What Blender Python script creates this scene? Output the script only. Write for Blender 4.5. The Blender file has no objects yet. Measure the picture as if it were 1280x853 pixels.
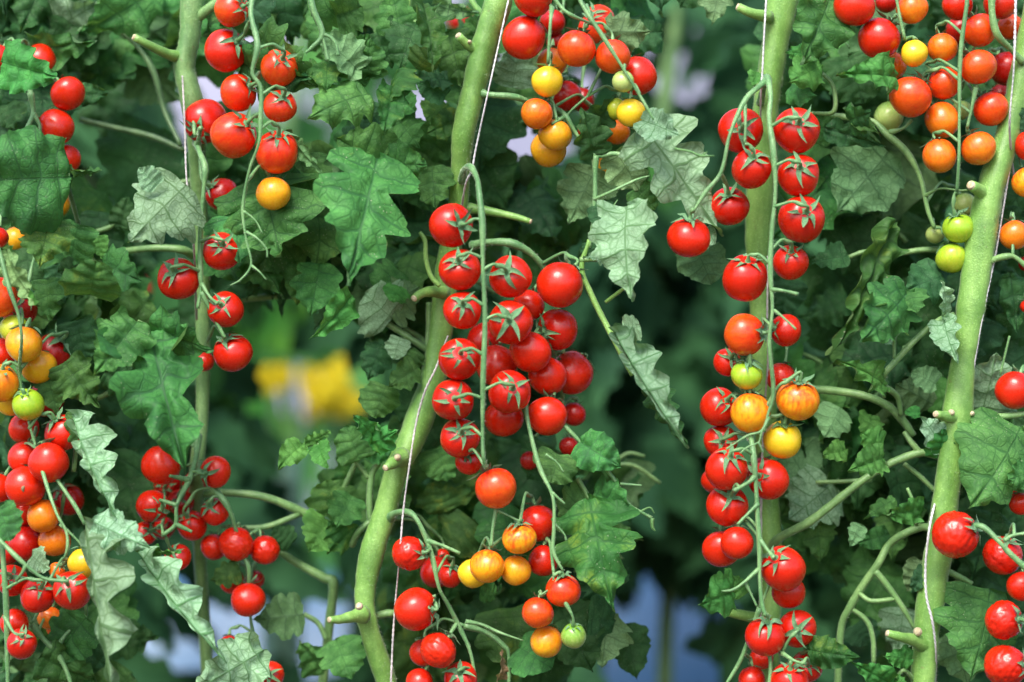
import bpy, math, random
import numpy as np
from mathutils import Vector, Matrix, Quaternion, noise
sc = bpy.context.scene
col = sc.collection
R = random.Random(7)
pi = math.pi

# ------------------------------------------------------------------ camera, sky, sun, exposure
CAMY, CAMZ, FOC = -1.6, 1.3, 85.0
cd = bpy.data.cameras.new('camera'); cam = bpy.data.objects.new('camera', cd); col.objects.link(cam)
cam.location = (0, CAMY, CAMZ); cam.rotation_euler = (pi/2, 0, 0)
cd.lens = FOC; cd.sensor_width = 36; cd.clip_start = 0.05; cd.clip_end = 500
cd.dof.use_dof = True; cd.dof.focus_distance = 1.585; cd.dof.aperture_fstop = 2.5; cd.dof.aperture_blades = 0
sc.camera = cam
w = bpy.data.worlds.new('World'); sc.world = w; w.use_nodes = True
wn = w.node_tree.nodes; wl = w.node_tree.links
sky = wn.new('ShaderNodeTexSky'); sky.sky_type = 'NISHITA'; sky.sun_disc = False
SUN_EL = math.radians(50); SUN_AZ = math.radians(200)
sky.sun_elevation = SUN_EL; sky.sun_rotation = SUN_AZ
sky.air_density = 1.0; sky.dust_density = 3.0; sky.ozone_density = 1.0
bg = wn['Background']; bg.inputs[1].default_value = 0.15
wl.new(sky.outputs[0], bg.inputs[0])
sd = bpy.data.lights.new('sun', 'SUN'); sun = bpy.data.objects.new('sun', sd); col.objects.link(sun)
sd.energy = 2.0; sd.angle = math.radians(26); sd.color = (1.0, 0.955, 0.90)
sdir = Vector((math.sin(SUN_AZ)*math.cos(SUN_EL), math.cos(SUN_AZ)*math.cos(SUN_EL), math.sin(SUN_EL)))
sun.rotation_euler = sdir.to_track_quat('Z', 'Y').to_euler()
sc.view_settings.view_transform = 'Standard'; sc.view_settings.look = 'None'
sc.view_settings.gamma = 1; sc.view_settings.use_curve_mapping = False
sc.view_settings.exposure = 1.12
sc.cycles.use_denoising = True
sc.cycles.max_bounces = 6; sc.cycles.transmission_bounces = 3; sc.cycles.transparent_max_bounces = 4
sc.cycles.caustics_reflective = False; sc.cycles.caustics_refractive = False

def Wd(d): return (d-CAMY)*36.0/FOC
def PXM(d=0): return Wd(d)/1280.0
def P(x, y, d=0.0):
    s = PXM(d)
    return Vector(((x-640)*s, d, CAMZ-(y-426.5)*s))

# ------------------------------------------------------------------ node helper
def mat(name):
    m = bpy.data.materials.new(name); m.use_nodes = True
    nt = m.node_tree
    return m, nt, nt.nodes['Principled BSDF'], nt.nodes['Material Output']
def nd(nt, t, **k):
    n = nt.nodes.new(t)
    for a, b in k.items():
        if a.startswith('i_'):
            key = a[2:]; key = int(key) if key.isdigit() else key.replace('_', ' ')
            n.inputs[key].default_value = b
        else: setattr(n, a, b)
    return n
def mth(nt, op, a, b=None, c=None, clamp=False):
    n = nt.nodes.new('ShaderNodeMath'); n.operation = op; n.use_clamp = clamp
    for i, v in enumerate((a, b, c)):
        if v is None: continue
        if isinstance(v, (int, float)): n.inputs[i].default_value = v
        else: nt.links.new(v, n.inputs[i])
    return n.outputs[0]
def mixc(nt, f, a, b, blend='MIX'):
    n = nt.nodes.new('ShaderNodeMix'); n.data_type = 'RGBA'; n.blend_type = blend
    for i, v in ((0, f), (6, a), (7, b)):
        if isinstance(v, (int, float)): n.inputs[i].default_value = v
        elif isinstance(v, tuple): n.inputs[i].default_value = (*v[:3], 1)
        else: nt.links.new(v, n.inputs[i])
    return n.outputs[2]
def sstep(nt, v, a, b):
    n = nt.nodes.new('ShaderNodeMapRange'); n.interpolation_type = 'SMOOTHSTEP'
    nt.links.new(v, n.inputs[0]); n.inputs[1].default_value = a; n.inputs[2].default_value = b
    n.inputs[3].default_value = 0; n.inputs[4].default_value = 1
    return n.outputs[0]

# ------------------------------------------------------------------ materials
def leaf_mat(name, top, under, vein_t, vein_u, yellow=0.25, trans=0.34, spots=0.6):
    m, nt, p, out = mat(name); L = nt.links
    uv = nd(nt, 'ShaderNodeUVMap', uv_map='flat'); uv2 = nd(nt, 'ShaderNodeUVMap', uv_map='vein')
    oi = nd(nt, 'ShaderNodeObjectInfo'); geo = nd(nt, 'ShaderNodeNewGeometry')
    s1 = nd(nt, 'ShaderNodeSeparateXYZ'); L.new(uv.outputs[0], s1.inputs[0])
    s2 = nd(nt, 'ShaderNodeSeparateXYZ'); L.new(uv2.outputs[0], s2.inputs[0])
    off = mth(nt, 'MULTIPLY', oi.outputs['Random'], 37.0)
    cv = nd(nt, 'ShaderNodeCombineXYZ'); L.new(s1.outputs[0], cv.inputs[0]); L.new(s1.outputs[1], cv.inputs[1]); L.new(off, cv.inputs[2])
    # midrib and side veins
    nz = nd(nt, 'ShaderNodeTexNoise', i_Scale=9.0, i_Detail=2.0); L.new(cv.outputs[0], nz.inputs['Vector'])
    wob = mth(nt, 'MULTIPLY', mth(nt, 'SUBTRACT', nz.outputs[0], .5), 0.22)
    mid = mth(nt, 'SUBTRACT', 1.0, sstep(nt, mth(nt, 'ABSOLUTE', s1.outputs[0]), 0.002, 0.016))
    ph = mth(nt, 'ADD', s2.outputs[0], wob)
    fr = mth(nt, 'ABSOLUTE', mth(nt, 'SUBTRACT', mth(nt, 'FRACT', mth(nt, 'ADD', ph, .5)), .5))
    wv = mth(nt, 'MULTIPLY_ADD', s2.outputs[1], -0.022, 0.035)
    sv = mth(nt, 'SUBTRACT', 1.0, sstep(nt, mth(nt, 'DIVIDE', fr, mth(nt, 'MULTIPLY', wv, 2.2)), .35, 1.0))
    nz2 = nd(nt, 'ShaderNodeTexNoise', i_Scale=7.0, i_Detail=1.0); L.new(cv.outputs[0], nz2.inputs['Vector'])
    dv = nd(nt, 'ShaderNodeVectorMath', operation='MULTIPLY_ADD'); L.new(nz2.outputs[1], dv.inputs[0]); dv.inputs[1].default_value = (.09, .09, 0); L.new(cv.outputs[0], dv.inputs[2])
    vo = nd(nt, 'ShaderNodeTexVoronoi', feature='DISTANCE_TO_EDGE', i_Scale=11.0); L.new(dv.outputs[0], vo.inputs['Vector'])
    net = mth(nt, 'SUBTRACT', 1.0, sstep(nt, vo.outputs[0], 0.0, 0.13))
    vo2 = nd(nt, 'ShaderNodeTexVoronoi', feature='DISTANCE_TO_EDGE', i_Scale=30.0); L.new(dv.outputs[0], vo2.inputs['Vector'])
    net2 = mth(nt, 'SUBTRACT', 1.0, sstep(nt, vo2.outputs[0], 0.0, 0.16))
    vein = mth(nt, 'MAXIMUM', mth(nt, 'MAXIMUM', mid, sv), mth(nt, 'MULTIPLY', net, .68))
    vein = mth(nt, 'MAXIMUM', vein, mth(nt, 'MULTIPLY', net2, .35))
    # blotches
    nb = nd(nt, 'ShaderNodeTexNoise', i_Scale=3.2, i_Detail=4.0, i_Roughness=.6); L.new(cv.outputs[0], nb.inputs['Vector'])
    topc = mixc(nt, sstep(nt, nb.outputs[0], .3, .7), tuple(c*.7 for c in top), (top[0]*1.9, top[1]*1.45, top[2]*1.5))
    yel = sstep(nt, nb.outputs[0], .80-yellow*.55, 1.0-yellow*.5)
    yel = mth(nt, 'MULTIPLY', yel, mth(nt, 'SUBTRACT', 1.0, mth(nt, 'MULTIPLY', vein, .8)))
    topc = mixc(nt, mth(nt, 'MULTIPLY', yel, .8), topc, (.20, .27, .03))
    topc = mixc(nt, mth(nt, 'MULTIPLY', vein, .75), topc, vein_t)
    undc = mixc(nt, sstep(nt, nb.outputs[0], .3, .75), tuple(c*.85 for c in under), tuple(min(1, c*1.12) for c in under))
    undc = mixc(nt, mth(nt, 'MULTIPLY', vein, .9), undc, vein_u)
    # dusty speckle and dry spots
    sp = nd(nt, 'ShaderNodeTexVoronoi', i_Scale=38.0); L.new(cv.outputs[0], sp.inputs['Vector'])
    nb2 = nd(nt, 'ShaderNodeTexNoise', i_Scale=4.3, i_Detail=3.0); L.new(dv.outputs[0], nb2.inputs['Vector'])
    spk = mth(nt, 'MULTIPLY', mth(nt, 'LESS_THAN', sp.outputs[0], .16), sstep(nt, nb2.outputs[0], .46, .6))
    topc = mixc(nt, mth(nt, 'MULTIPLY', spk, spots), topc, (.42, .46, .30))
    c = mixc(nt, geo.outputs['Backfacing'], topc, undc)
    ed = sstep(nt, mth(nt, 'MULTIPLY_ADD', mth(nt, 'SUBTRACT', nb2.outputs[0], .5), .3, s2.outputs[1]), 1.03, 1.09)
    c = mixc(nt, mth(nt, 'MULTIPLY', ed, .75), c, (.36, .27, .13))
    hs = nd(nt, 'ShaderNodeHueSaturation'); L.new(c, hs.inputs['Color'])
    hs.inputs['Saturation'].default_value = 1.0; L.new(mth(nt, 'MULTIPLY_ADD', oi.outputs['Random'], .040, .482), hs.inputs['Hue'])
    L.new(mth(nt, 'MULTIPLY_ADD', mth(nt, 'FRACT', off), .5, .75), hs.inputs['Value'])
    L.new(hs.outputs[0], p.inputs['Base Color'])
    p.inputs['Roughness'].default_value = .55; p.inputs['Specular IOR Level'].default_value = .22
    h = mth(nt, 'MULTIPLY', vein, -1.0)
    fn = nd(nt, 'ShaderNodeTexNoise', i_Scale=70.0, i_Detail=2.0); L.new(cv.outputs[0], fn.inputs['Vector'])
    h = mth(nt, 'MULTIPLY_ADD', fn.outputs[0], .35, h)
    bp = nd(nt, 'ShaderNodeBump', i_Strength=.45, i_Distance=.0011); L.new(h, bp.inputs['Height']); L.new(bp.outputs[0], p.inputs['Normal'])
    tr = nd(nt, 'ShaderNodeBsdfTranslucent'); L.new(mixc(nt, .5, hs.outputs[0], (.16, .32, .03)), tr.inputs[0])
    mx = nd(nt, 'ShaderNodeMixShader', i_0=trans); L.new(p.outputs[0], mx.inputs[1]); L.new(tr.outputs[0], mx.inputs[2])
    L.new(mx.outputs[0], out.inputs[0])
    return m
M = {}
U = (.31, .53, .31); VU = (.09, .22, .08)
M['t'] = leaf_mat('leaf_green', (.060, .22, .052), (.20, .38, .16), (.022, .10, .028), (.08, .17, .07))
M['d'] = leaf_mat('leaf_deep_green', (.030, .125, .038), (.11, .24, .09), (.012, .055, .02), (.05, .11, .05), yellow=.1)
M['b'] = leaf_mat('leaf_fresh_green', (.065, .27, .055), (.20, .40, .15), (.04, .17, .03), (.10, .22, .07), yellow=.3)
M['y'] = leaf_mat('leaf_yellowing', (.045, .16, .035), (.18, .32, .12), (.025, .09, .02), (.09, .18, .05), yellow=.55)
M['u'] = leaf_mat('leaf_pale_underside', (.06, .17, .07), U, (.10, .24, .10), VU)

def fruit_mat(name, top, bot, mix=.5, sss=.06, streak=.3):
    m, nt, p, out = mat(name); L = nt.links
    tc = nd(nt, 'ShaderNodeTexCoord'); oi = nd(nt, 'ShaderNodeObjectInfo')
    s = nd(nt, 'ShaderNodeSeparateXYZ'); L.new(tc.outputs['Object'], s.inputs[0])
    mp = nd(nt, 'ShaderNodeVectorMath', operation='MULTIPLY'); L.new(tc.outputs['Object'], mp.inputs[0]); mp.inputs[1].default_value = (3.5, 3.5, .7)
    ad = nd(nt, 'ShaderNodeVectorMath', operation='ADD'); L.new(mp.outputs[0], ad.inputs[0])
    L.new(mth(nt, 'MULTIPLY', oi.outputs['Random'], 50), ad.inputs[1])
    nz = nd(nt, 'ShaderNodeTexNoise', i_Scale=1.6, i_Detail=3.0, i_Roughness=.55); L.new(ad.outputs[0], nz.inputs['Vector'])
    g = mth(nt, 'ADD', mth(nt, 'MULTIPLY', s.outputs[2], .55), mth(nt, 'MULTIPLY', mth(nt, 'SUBTRACT', nz.outputs[0], .5), streak*3.2))
    g = mth(nt, 'ADD', g, mth(nt, 'MULTIPLY', mth(nt, 'SUBTRACT', oi.outputs['Random'], .5), .5))
    f = sstep(nt, g, -.55, .75)
    c = mixc(nt, f, bot, top)
    # fine speckle on the skin
    vo = nd(nt, 'ShaderNodeTexVoronoi', i_Scale=26.0); L.new(ad.outputs[0], vo.inputs['Vector'])
    c = mixc(nt, mth(nt, 'MULTIPLY', mth(nt, 'LESS_THAN', vo.outputs[0], .085), .35), c, (.8, .5, .3))
    L.new(c, p.inputs['Base Color'])
    fn = nd(nt, 'ShaderNodeTexNoise', i_Scale=5.0, i_Detail=2.0); L.new(tc.outputs['Object'], fn.inputs['Vector'])
    L.new(mth(nt, 'MULTIPLY_ADD', fn.outputs[0], .26, .15), p.inputs['Roughness'])
    p.inputs['Specular IOR Level'].default_value = .42
    p.inputs['Coat Weight'].default_value = .16; p.inputs['Coat Roughness'].default_value = .22
    p.inputs['Subsurface Weight'].default_value = sss; p.inputs['Subsurface Radius'].default_value = (.006, .002, .001)
    p.inputs['Subsurface Scale'].default_value = 1.0
    bp = nd(nt, 'ShaderNodeBump', i_Strength=.12, i_Distance=.001)
    f2 = nd(nt, 'ShaderNodeTexNoise', i_Scale=9.0, i_Detail=4.0); L.new(tc.outputs['Object'], f2.inputs['Vector'])
    L.new(f2.outputs[0], bp.inputs['Height']); L.new(bp.outputs[0], p.inputs['Normal'])
    return m
FM = {
 'R': fruit_mat('skin_ripe_red', (.50, .009, .002), (.64, .020, .003), streak=.15),
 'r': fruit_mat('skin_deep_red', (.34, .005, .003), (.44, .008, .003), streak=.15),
 'O': fruit_mat('skin_orange_red', (.66, .022, .004), (.72, .09, .006), streak=.45),
 'o': fruit_mat('skin_orange', (.72, .085, .005), (.78, .21, .008), streak=.45),
 'a': fruit_mat('skin_amber', (.76, .19, .006), (.78, .40, .014), streak=.5),
 's': fruit_mat('skin_amber_streaked', (.78, .09, .005), (.83, .36, .010), streak=.75),
 'y': fruit_mat('skin_yellow', (.72, .50, .015), (.84, .55, .02), streak=.4),
 'G': fruit_mat('skin_yellow_green', (.26, .46, .02), (.46, .54, .035), streak=.5),
 'g': fruit_mat('skin_green', (.16, .36, .03), (.42, .55, .16), streak=.4)}
COLN = {'R': 'red', 'r': 'deep red', 'O': 'orange-red', 'o': 'orange', 'a': 'amber', 's': 'amber-streaked', 'y': 'yellow', 'G': 'yellow-green', 'g': 'green'}

def stem_mat(name, c1, c2, rough=.45, scale=90):
    m, nt, p, out = mat(name); L = nt.links
    tc = nd(nt, 'ShaderNodeTexCoord')
    mp = nd(nt, 'ShaderNodeVectorMath', operation='MULTIPLY'); L.new(tc.outputs['Object'], mp.inputs[0]); mp.inputs[1].default_value = (1, 1, .25)
    nz = nd(nt, 'ShaderNodeTexNoise', i_Scale=scale, i_Detail=5.0, i_Roughness=.65); L.new(mp.outputs[0], nz.inputs['Vector'])
    n2 = nd(nt, 'ShaderNodeTexNoise', i_Scale=900.0, i_Detail=1.0); L.new(tc.outputs['Object'], n2.inputs['Vector'])
    c = mixc(nt, sstep(nt, nz.outputs[0], .32, .68), c1, c2)
    c = mixc(nt, mth(nt, 'MULTIPLY', sstep(nt, n2.outputs[0], .58, .72), .35), c, tuple(min(1, x*1.6+.06) for x in c2))
    n3 = nd(nt, 'ShaderNodeTexNoise', i_Scale=28.0, i_Detail=5.0, i_Roughness=.7); L.new(tc.outputs['Object'], n3.inputs['Vector'])
    c = mixc(nt, mth(nt, 'MULTIPLY', sstep(nt, n3.outputs[0], .42, .66), .7), c, (c1[0]*.55, c1[1]*.62, c1[2]*.6))
    n4 = nd(nt, 'ShaderNodeTexNoise', i_Scale=150.0, i_Detail=3.0, i_Roughness=.7); L.new(tc.outputs['Object'], n4.inputs['Vector'])
    c = mixc(nt, mth(nt, 'MULTIPLY', sstep(nt, n4.outputs[0], .66, .74), .5), c, (.17, .14, .06))
    L.new(c, p.inputs['Base Color']); p.inputs['Roughness'].default_value = rough
    p.inputs['Sheen Weight'].default_value = .12; p.inputs['Sheen Roughness'].default_value = .4
    bp = nd(nt, 'ShaderNodeBump', i_Strength=.5, i_Distance=.0006); L.new(mth(nt, 'ADD', nz.outputs[0], n2.outputs[0]), bp.inputs['Height']); L.new(bp.outputs[0], p.inputs['Normal'])
    return m
M['stem'] = stem_mat('stem_green', (.13, .30, .055), (.23, .43, .10))
M['stem2'] = stem_mat('stalk_green', (.12, .26, .08), (.20, .36, .12), scale=160)
M['truss'] = stem_mat('truss_grey_green', (.09, .24, .08), (.20, .38, .15), scale=200)
M['calyx'] = stem_mat('calyx_grey_green', (.07, .21, .085), (.20, .38, .18), rough=.6, scale=300)
M['calyxr'] = stem_mat('calyx_fresh', (.07, .20, .05), (.15, .32, .10), rough=.6, scale=300)
M['cut'] = stem_mat('cut_end', (.42, .34, .19), (.66, .58, .40), rough=.8, scale=500)
M['hair'] = stem_mat('fine_hair', (.42, .52, .36), (.5, .6, .42), rough=.5)
M['dark_stem'] = stem_mat('dark_stalk', (.05, .12, .04), (.09, .18, .06))
M['dry'] = stem_mat('dry_brown', (.22, .15, .07), (.40, .31, .18), rough=.8, scale=300)
M['string'] = stem_mat('white_string', (.50, .49, .50), (.70, .69, .71), rough=.6, scale=600)
M['string_grey'] = stem_mat('weathered_string', (.38, .36, .36), (.55, .53, .52), rough=.7, scale=600)

# ------------------------------------------------------------------ mesh helpers
def mesh(name, v, f, m, smooth=True):
    me = bpy.data.meshes.new(name); me.from_pydata([tuple(x) for x in v], [], f)
    if m is not None: me.materials.append(m)
    if smooth: me.polygons.foreach_set('use_smooth', [True]*len(me.polygons))
    me.update(); return me
def obj(name, me, parent=None, loc=None, kind=None, label=None, cat=None, group=None):
    o = bpy.data.objects.new(name, me); col.objects.link(o)
    if parent is not None: o.parent = parent
    if loc is not None: o.location = loc
    if kind: o['kind'] = kind
    if label: o['label'] = label
    if cat: o['category'] = cat
    if group: o['group'] = group
    return o
def empty(name, loc, label, cat, group=None):
    return obj(name, None, None, loc, None, label, cat, group)
def smooth_path(pts, rad, n=6):
    P_ = [Vector(p) for p in pts]
    if len(P_) == 2: P_ = [P_[0], (P_[0]+P_[1])/2, P_[1]]; rad = [rad[0], (rad[0]+rad[1])/2, rad[1]]
    out, ro = [], []
    for i in range(len(P_)-1):
        a = P_[i-1] if i else P_[0]*2-P_[1]; b = P_[i]; c = P_[i+1]; d = P_[i+2] if i+2 < len(P_) else c*2-b
        for k in range(n):
            t = k/n
            out.append(.5*((2*b)+(c-a)*t+(2*a-5*b+4*c-d)*t*t+(3*b-a-3*c+d)*t**3)); ro.append(rad[i]+(rad[i+1]-rad[i])*(t*t*(3-2*t)))
    out.append(P_[-1]); ro.append(rad[-1])
    return out, ro
def tube(pts, rad, seg=8, n=5, cap=True, ridge=0.0, V=None, F=None):
    pts, rad = smooth_path(pts, rad, n)
    V = [] if V is None else V; F = [] if F is None else F
    base = len(V); up = None
    for i, p in enumerate(pts):
        t = (pts[min(i+1, len(pts)-1)]-pts[max(i-1, 0)])
        if t.length < 1e-9: t = Vector((0, 0, 1))
        t.normalize()
        if up is None: up = t.orthogonal().normalized()
        up = (up-t*up.dot(t)).normalized(); s = t.cross(up)
        for k in range(seg):
            a = 2*pi*k/seg; r = rad[i]*(1+.10*noise.noise(p*260)+ridge*math.cos(3*a+i*.12)+ridge*.5*math.sin(2*a-i*.2))
            V.append(p+(up*math.cos(a)+s*math.sin(a))*r)
    for i in range(len(pts)-1):
        for k in range(seg):
            a = base+i*seg+k; b = base+i*seg+(k+1) % seg
            F.append((a, b, b+seg, a+seg))
    if cap:
        F.append(tuple(base+k for k in reversed(range(seg)))); F.append(tuple(base+(len(pts)-1)*seg+k for k in range(seg)))
    return V, F, pts, rad
def pxpath(pl):    # list of (x, y, d, r_px)
    return [P(x, y, d) for x, y, d, r in pl], [r*PXM(d) for x, y, d, r in pl]
def hairs(pts, rad, per_m, ln, rnd, name, parent):
    V, F = [], []
    for i in range(len(pts)-1):
        seg = pts[i+1]-pts[i]; n = int(seg.length*per_m)+(rnd.random() < .5)
        t = seg.normalized() if seg.length > 0 else Vector((0, 0, 1)); u = t.orthogonal().normalized(); s = t.cross(u)
        for _ in range(n):
            a = rnd.random()*2*pi; o = u*math.cos(a)+s*math.sin(a); k = rnd.random()
            if o.y > .35: continue
            b = pts[i]+seg*k+o*(rad[i]*.97); d = (o+t*rnd.uniform(-.5, .3)).normalized()
            l = ln*rnd.uniform(.5, 1.2); ww = t.cross(o)*.00010+t*.00005
            j = len(V); V += [b-ww, b+ww, b+d*l]; F.append((j, j+1, j+2))
    obj(name, mesh(name, V, F, M['hair'], False), parent, kind='stuff')

# ---- leaf blade: rows run along side-vein direction so that lobes point forward
def leaf_mesh(name, m, L=1.0, W=.7, lobes=3, depth=.45, seed=0, bend=.5, fold=.2, wav=.035, edge=.25, quilt=.03, twist=.0, rows=11, cols=7, teeth=.10, shape=.5, asym=(1, 1), tipp=1.3):
    rnd = random.Random(seed); nr = int(lobes+1.2)*rows; cs = cols
    NP = lobes+.75
    am = [[rnd.uniform(.86, 1.1) for _ in range(12)] for _ in (0, 1)]
    nd_ = [[rnd.uniform(.35, 1.25) for _ in range(12)] for _ in (0, 1)]
    tee = [[rnd.uniform(.4, 1.6) for _ in range(60)] for _ in (0, 1)]
    sh = [rnd.uniform(-.1, .1), rnd.uniform(-.1, .1)]
    def width(t, sd):
        e = (max(t, 0)**shape)*(max(1-t, 0)**tipp)*1.9
        ph = NP*t**.88+sh[sd]+.10*math.sin(5*t+sh[0]*40+sd*2)
        c = .5+.5*math.cos(2*pi*(ph-.62-.0))
        lob = 1-min(.8, depth*1.35*nd_[sd][int(ph+.88) % 12])*((1-c)**3.0)*(1-.6*t)
        k = int(round(ph)) % 12
        q = ph*2.6; tt = (1-abs(math.sin(pi*q)))**1.5
        am_ = am[sd][k]*(1-(ph-math.floor(ph+.5)+.5)*0)
        return e*lob*am_*asym[sd]*(1-teeth*tt*tee[sd][int(q+.5) % 60]), ph+.38
    co = []; fl = []; ve = []
    wmax = max(max(width(i/100, 0)[0]/max(asym[0], .01) for i in range(100)), 1e-3)
    nx, ny = rnd.uniform(0, 99), rnd.uniform(0, 99)
    for i in range(nr+1):
        t = i/nr; ang = math.radians(100-62*t**.8)
        for j in range(-cs, cs+1):
            sd = 0 if j < 0 else 1; s = abs(j)/cs; sg = -1 if j < 0 else 1
            wd, ph = width(t, sd); wd = wd/wmax*W*.5/math.sin(math.radians(62))
            wd = min(wd, .9)
            cur = ang+.16*s-.12*s*t
            x = sg*s*wd*math.sin(cur); y = t*.93+s*wd*math.cos(cur)*.8
            fl.append((x, y)); ve.append((ph, s))
            fr = abs(ph-round(ph))*2
            z = quilt*(math.sin(pi*min(1, fr*1.15)*.5)**1.2)*min(1, s*4)*(1-.5*s)*(1 if t > .03 else 0)
            z += wav*noise.noise(Vector((x*4+nx, y*4+ny, s)))*s*2.2
            z += wav*.9*math.sin(ph*2*pi+sd*2)*s**3
            z -= edge*abs(x)**2*1.6
            z += fold*abs(x)
            z += .012*noise.noise(Vector((x*11+ny, y*11+nx, 3)))
            co.append((x, y, z))
    # bend along the length, twist, then lay the chord on +Y
    o = []
    for x, y, z in co:
        a = bend*y; yy = math.sin(a)/bend if abs(bend) > 1e-3 else y
        zz = -(1-math.cos(a))/bend if abs(bend) > 1e-3 else 0
        ny_, nz_ = math.sin(a), math.cos(a)
        tx = twist*y; xr, zr = x*math.cos(tx)-z*math.sin(tx), x*math.sin(tx)+z*math.cos(tx)
        o.append((xr, yy+ny_*zr, zz+nz_*zr))
    o = np.array(o); n1 = 2*cs+1
    tip = o[nr*n1+cs].copy(); ba = o[cs].copy(); o -= ba; tip -= ba
    a = math.atan2(tip[2], tip[1]); c_, s_ = math.cos(-a), math.sin(-a)
    y2 = o[:, 1]*c_-o[:, 2]*s_; z2 = o[:, 1]*s_+o[:, 2]*c_
    cl = math.hypot(tip[1], tip[2]); k = L/max(cl, .2)
    o = np.stack([o[:, 0]*k if cl > .9 else o[:, 0]*L/.9, y2*k, z2*k], 1)
    F = []
    for i in range(nr):
        for j in range(2*cs):
            q = i*n1+j; F.append((q, q+1, q+1+n1, q+n1))
    me = mesh(name, o.tolist(), F, m)
    for nm, data in (('flat', fl), ('vein', ve)):
        lay = me.uv_layers.new(name=nm); idx = np.empty(len(me.loops), dtype=np.int32); me.loops.foreach_get('vertex_index', idx)
        d = np.array(data, dtype=np.float32)[idx]
        if nm == 'flat': pass
        lay.data.foreach_set('uv', d.ravel())
    return me
def frame(base, tip, roll, under=False):
    y = (tip-base).normalized(); n = Vector((0, -1, 0)); n = (n-y*n.dot(y))
    if n.length < 1e-3: n = Vector((0, 0, 1))
    n.normalize()
    q = Quaternion(y, math.radians(roll)+(pi if under else 0)); n = q @ n; x = y.cross(n)
    return Matrix((x, y, n)).transposed().to_4x4()

# ------------------------------------------------------------------ setting
def simple_mat(name, c1, c2, scale=3.0, rough=.8, tr=0):
    m, nt, p, out = mat(name); L = nt.links
    tc = nd(nt, 'ShaderNodeTexCoord'); nz = nd(nt, 'ShaderNodeTexNoise', i_Scale=scale, i_Detail=6.0); L.new(tc.outputs['Object'], nz.inputs['Vector'])
    L.new(mixc(nt, sstep(nt, nz.outputs[0], .3, .7), c1, c2), p.inputs['Base Color']); p.inputs['Roughness'].default_value = rough
    bp = nd(nt, 'ShaderNodeBump', i_Strength=.5, i_Distance=.02); L.new(nz.outputs[0], bp.inputs['Height']); L.new(bp.outputs[0], p.inputs['Normal'])
    return m
gm = simple_mat('soil', (.05, .035, .025), (.11, .08, .05), 4)
V = []; F = []
for i in range(41):
    for j in range(41):
        x = -60+120*i/40; y = -40+140*j/40; V.append((x, y, .05*noise.noise(Vector((x*.3, y*.3, 0)))))
for i in range(40):
    for j in range(40): a = i*41+j; F.append((a, a+41, a+42, a+1))
obj('ground', mesh('ground', V, F, gm), kind='structure')
fm = simple_mat('greenhouse_film', (.24, .25, .36), (.36, .37, .50), .7, .4)
V = []; F = []
for i in range(61):
    for j in range(13):
        x = -15+30*i/60; V.append((x, 7.5+.06*math.sin(x*4)+.02*math.sin(j*2), 5*j/12-.2))
for i in range(60):
    for j in range(12): a = i*13+j; F.append((a, a+13, a+14, a+1))
obj('greenhouse_wall', mesh('greenhouse_wall', V, F, fm), kind='structure')
# raised bed wrapped in blue film behind the plants
bm_ = simple_mat('blue_film', (.06, .17, .34), (.13, .28, .46), 2.2, .35)
V = []; F = []; prof = [(1.30, .30), (1.27, .70), (1.30, .99), (1.36, 1.02), (1.60, 1.01), (1.66, .98), (1.70, .3)]
for i in range(121):
    x = -1.6+3.2*i/120
    for k, (y, z) in enumerate(prof):
        V.append((x, y+.02*noise.noise(Vector((x*5, k*.7, 1))), z+(.028*noise.noise(Vector((x*3.3, k*.5, 4))) if k else 0)))
n = len(prof)
for i in range(120):
    for k in range(n-1): a = i*n+k; F.append((a, a+n, a+n+1, a+1))
obj('film_covered_bed', mesh('film_covered_bed', V, F, bm_), label='raised growing bed wrapped in blue plastic film behind the tomato plants', cat='growing bed')

# ------------------------------------------------------------------ plants
PX0 = [-30, 245, 560, 955, 1200]
PL = ['tomato plant at the left edge carrying mixed red, orange and yellow fruit',
      'tomato plant with thin stem at upper left, its red fruit beside a cut stub',
      'tomato plant with thick slanting stem behind the long red central fruit cluster',
      'tomato plant with straight upright stem hidden behind the long mixed-colour hanging cluster',
      'tomato plant with thick pale green stem at the right edge tied with white string']
plants = [empty('tomato_plant', P(x, 853, .02)-Vector((0, 0, .9)), l, 'plant', 'fruiting tomato plants in the front row') for x, l in zip(PX0, PL)]
bpy.context.view_layer.update()
def part(name, me, pi_, kind=None, label=None, mw=None, parent=None):
    par = parent or plants[pi_]; o = obj(name, me, par, kind=kind, label=label)
    base = Matrix.Translation(-plants[pi_].location) if parent is None else Matrix.Identity(4)
    o.matrix_local = base @ (mw if mw is not None else Matrix.Identity(4))
    return o
rh = random.Random(3)
def stalk(name, pi_, pl, m='stem2', seg=8, n=5, ridge=0, hair=0, hl=.0012, parent=None, wob=0):
    a, b = pxpath(pl)
    a = [p+Vector((noise.noise(p*90), 0, noise.noise(p*90+Vector((7, 7, 7)))))*.0016 if 0 < i < len(a)-1 else p for i, p in enumerate(a)]
    V, F, pts, rad = tube(a, b, seg, n, ridge=ridge)
    o = part(name, mesh(name, V, F, M[m]), pi_, parent=parent)
    if hair: hairs(pts, rad, hair, hl, rh, 'fine_hair', o)
    return o
def stub(par, pi_, pl, m='stem'):   # cut side shoot with a pale end
    o = stalk('cut_stub', pi_, pl, m, 10, 4, parent=par)
    x, y, d, r = pl[-1]; x2, y2, d2, r2 = pl[-2]
    p = P(x, y, d); t = (p-P(x2, y2, d2)).normalized(); R_ = r*PXM(d)
    V, F, _, _ = tube([p-t*R_*.2, p+t*R_*.35, p+t*R_*.5], [R_*.92, R_*.8, R_*.4], 10, 3)
    part('cut_end', mesh('cut_end', V, F, M['cut']), pi_, parent=par)
    return o
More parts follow.
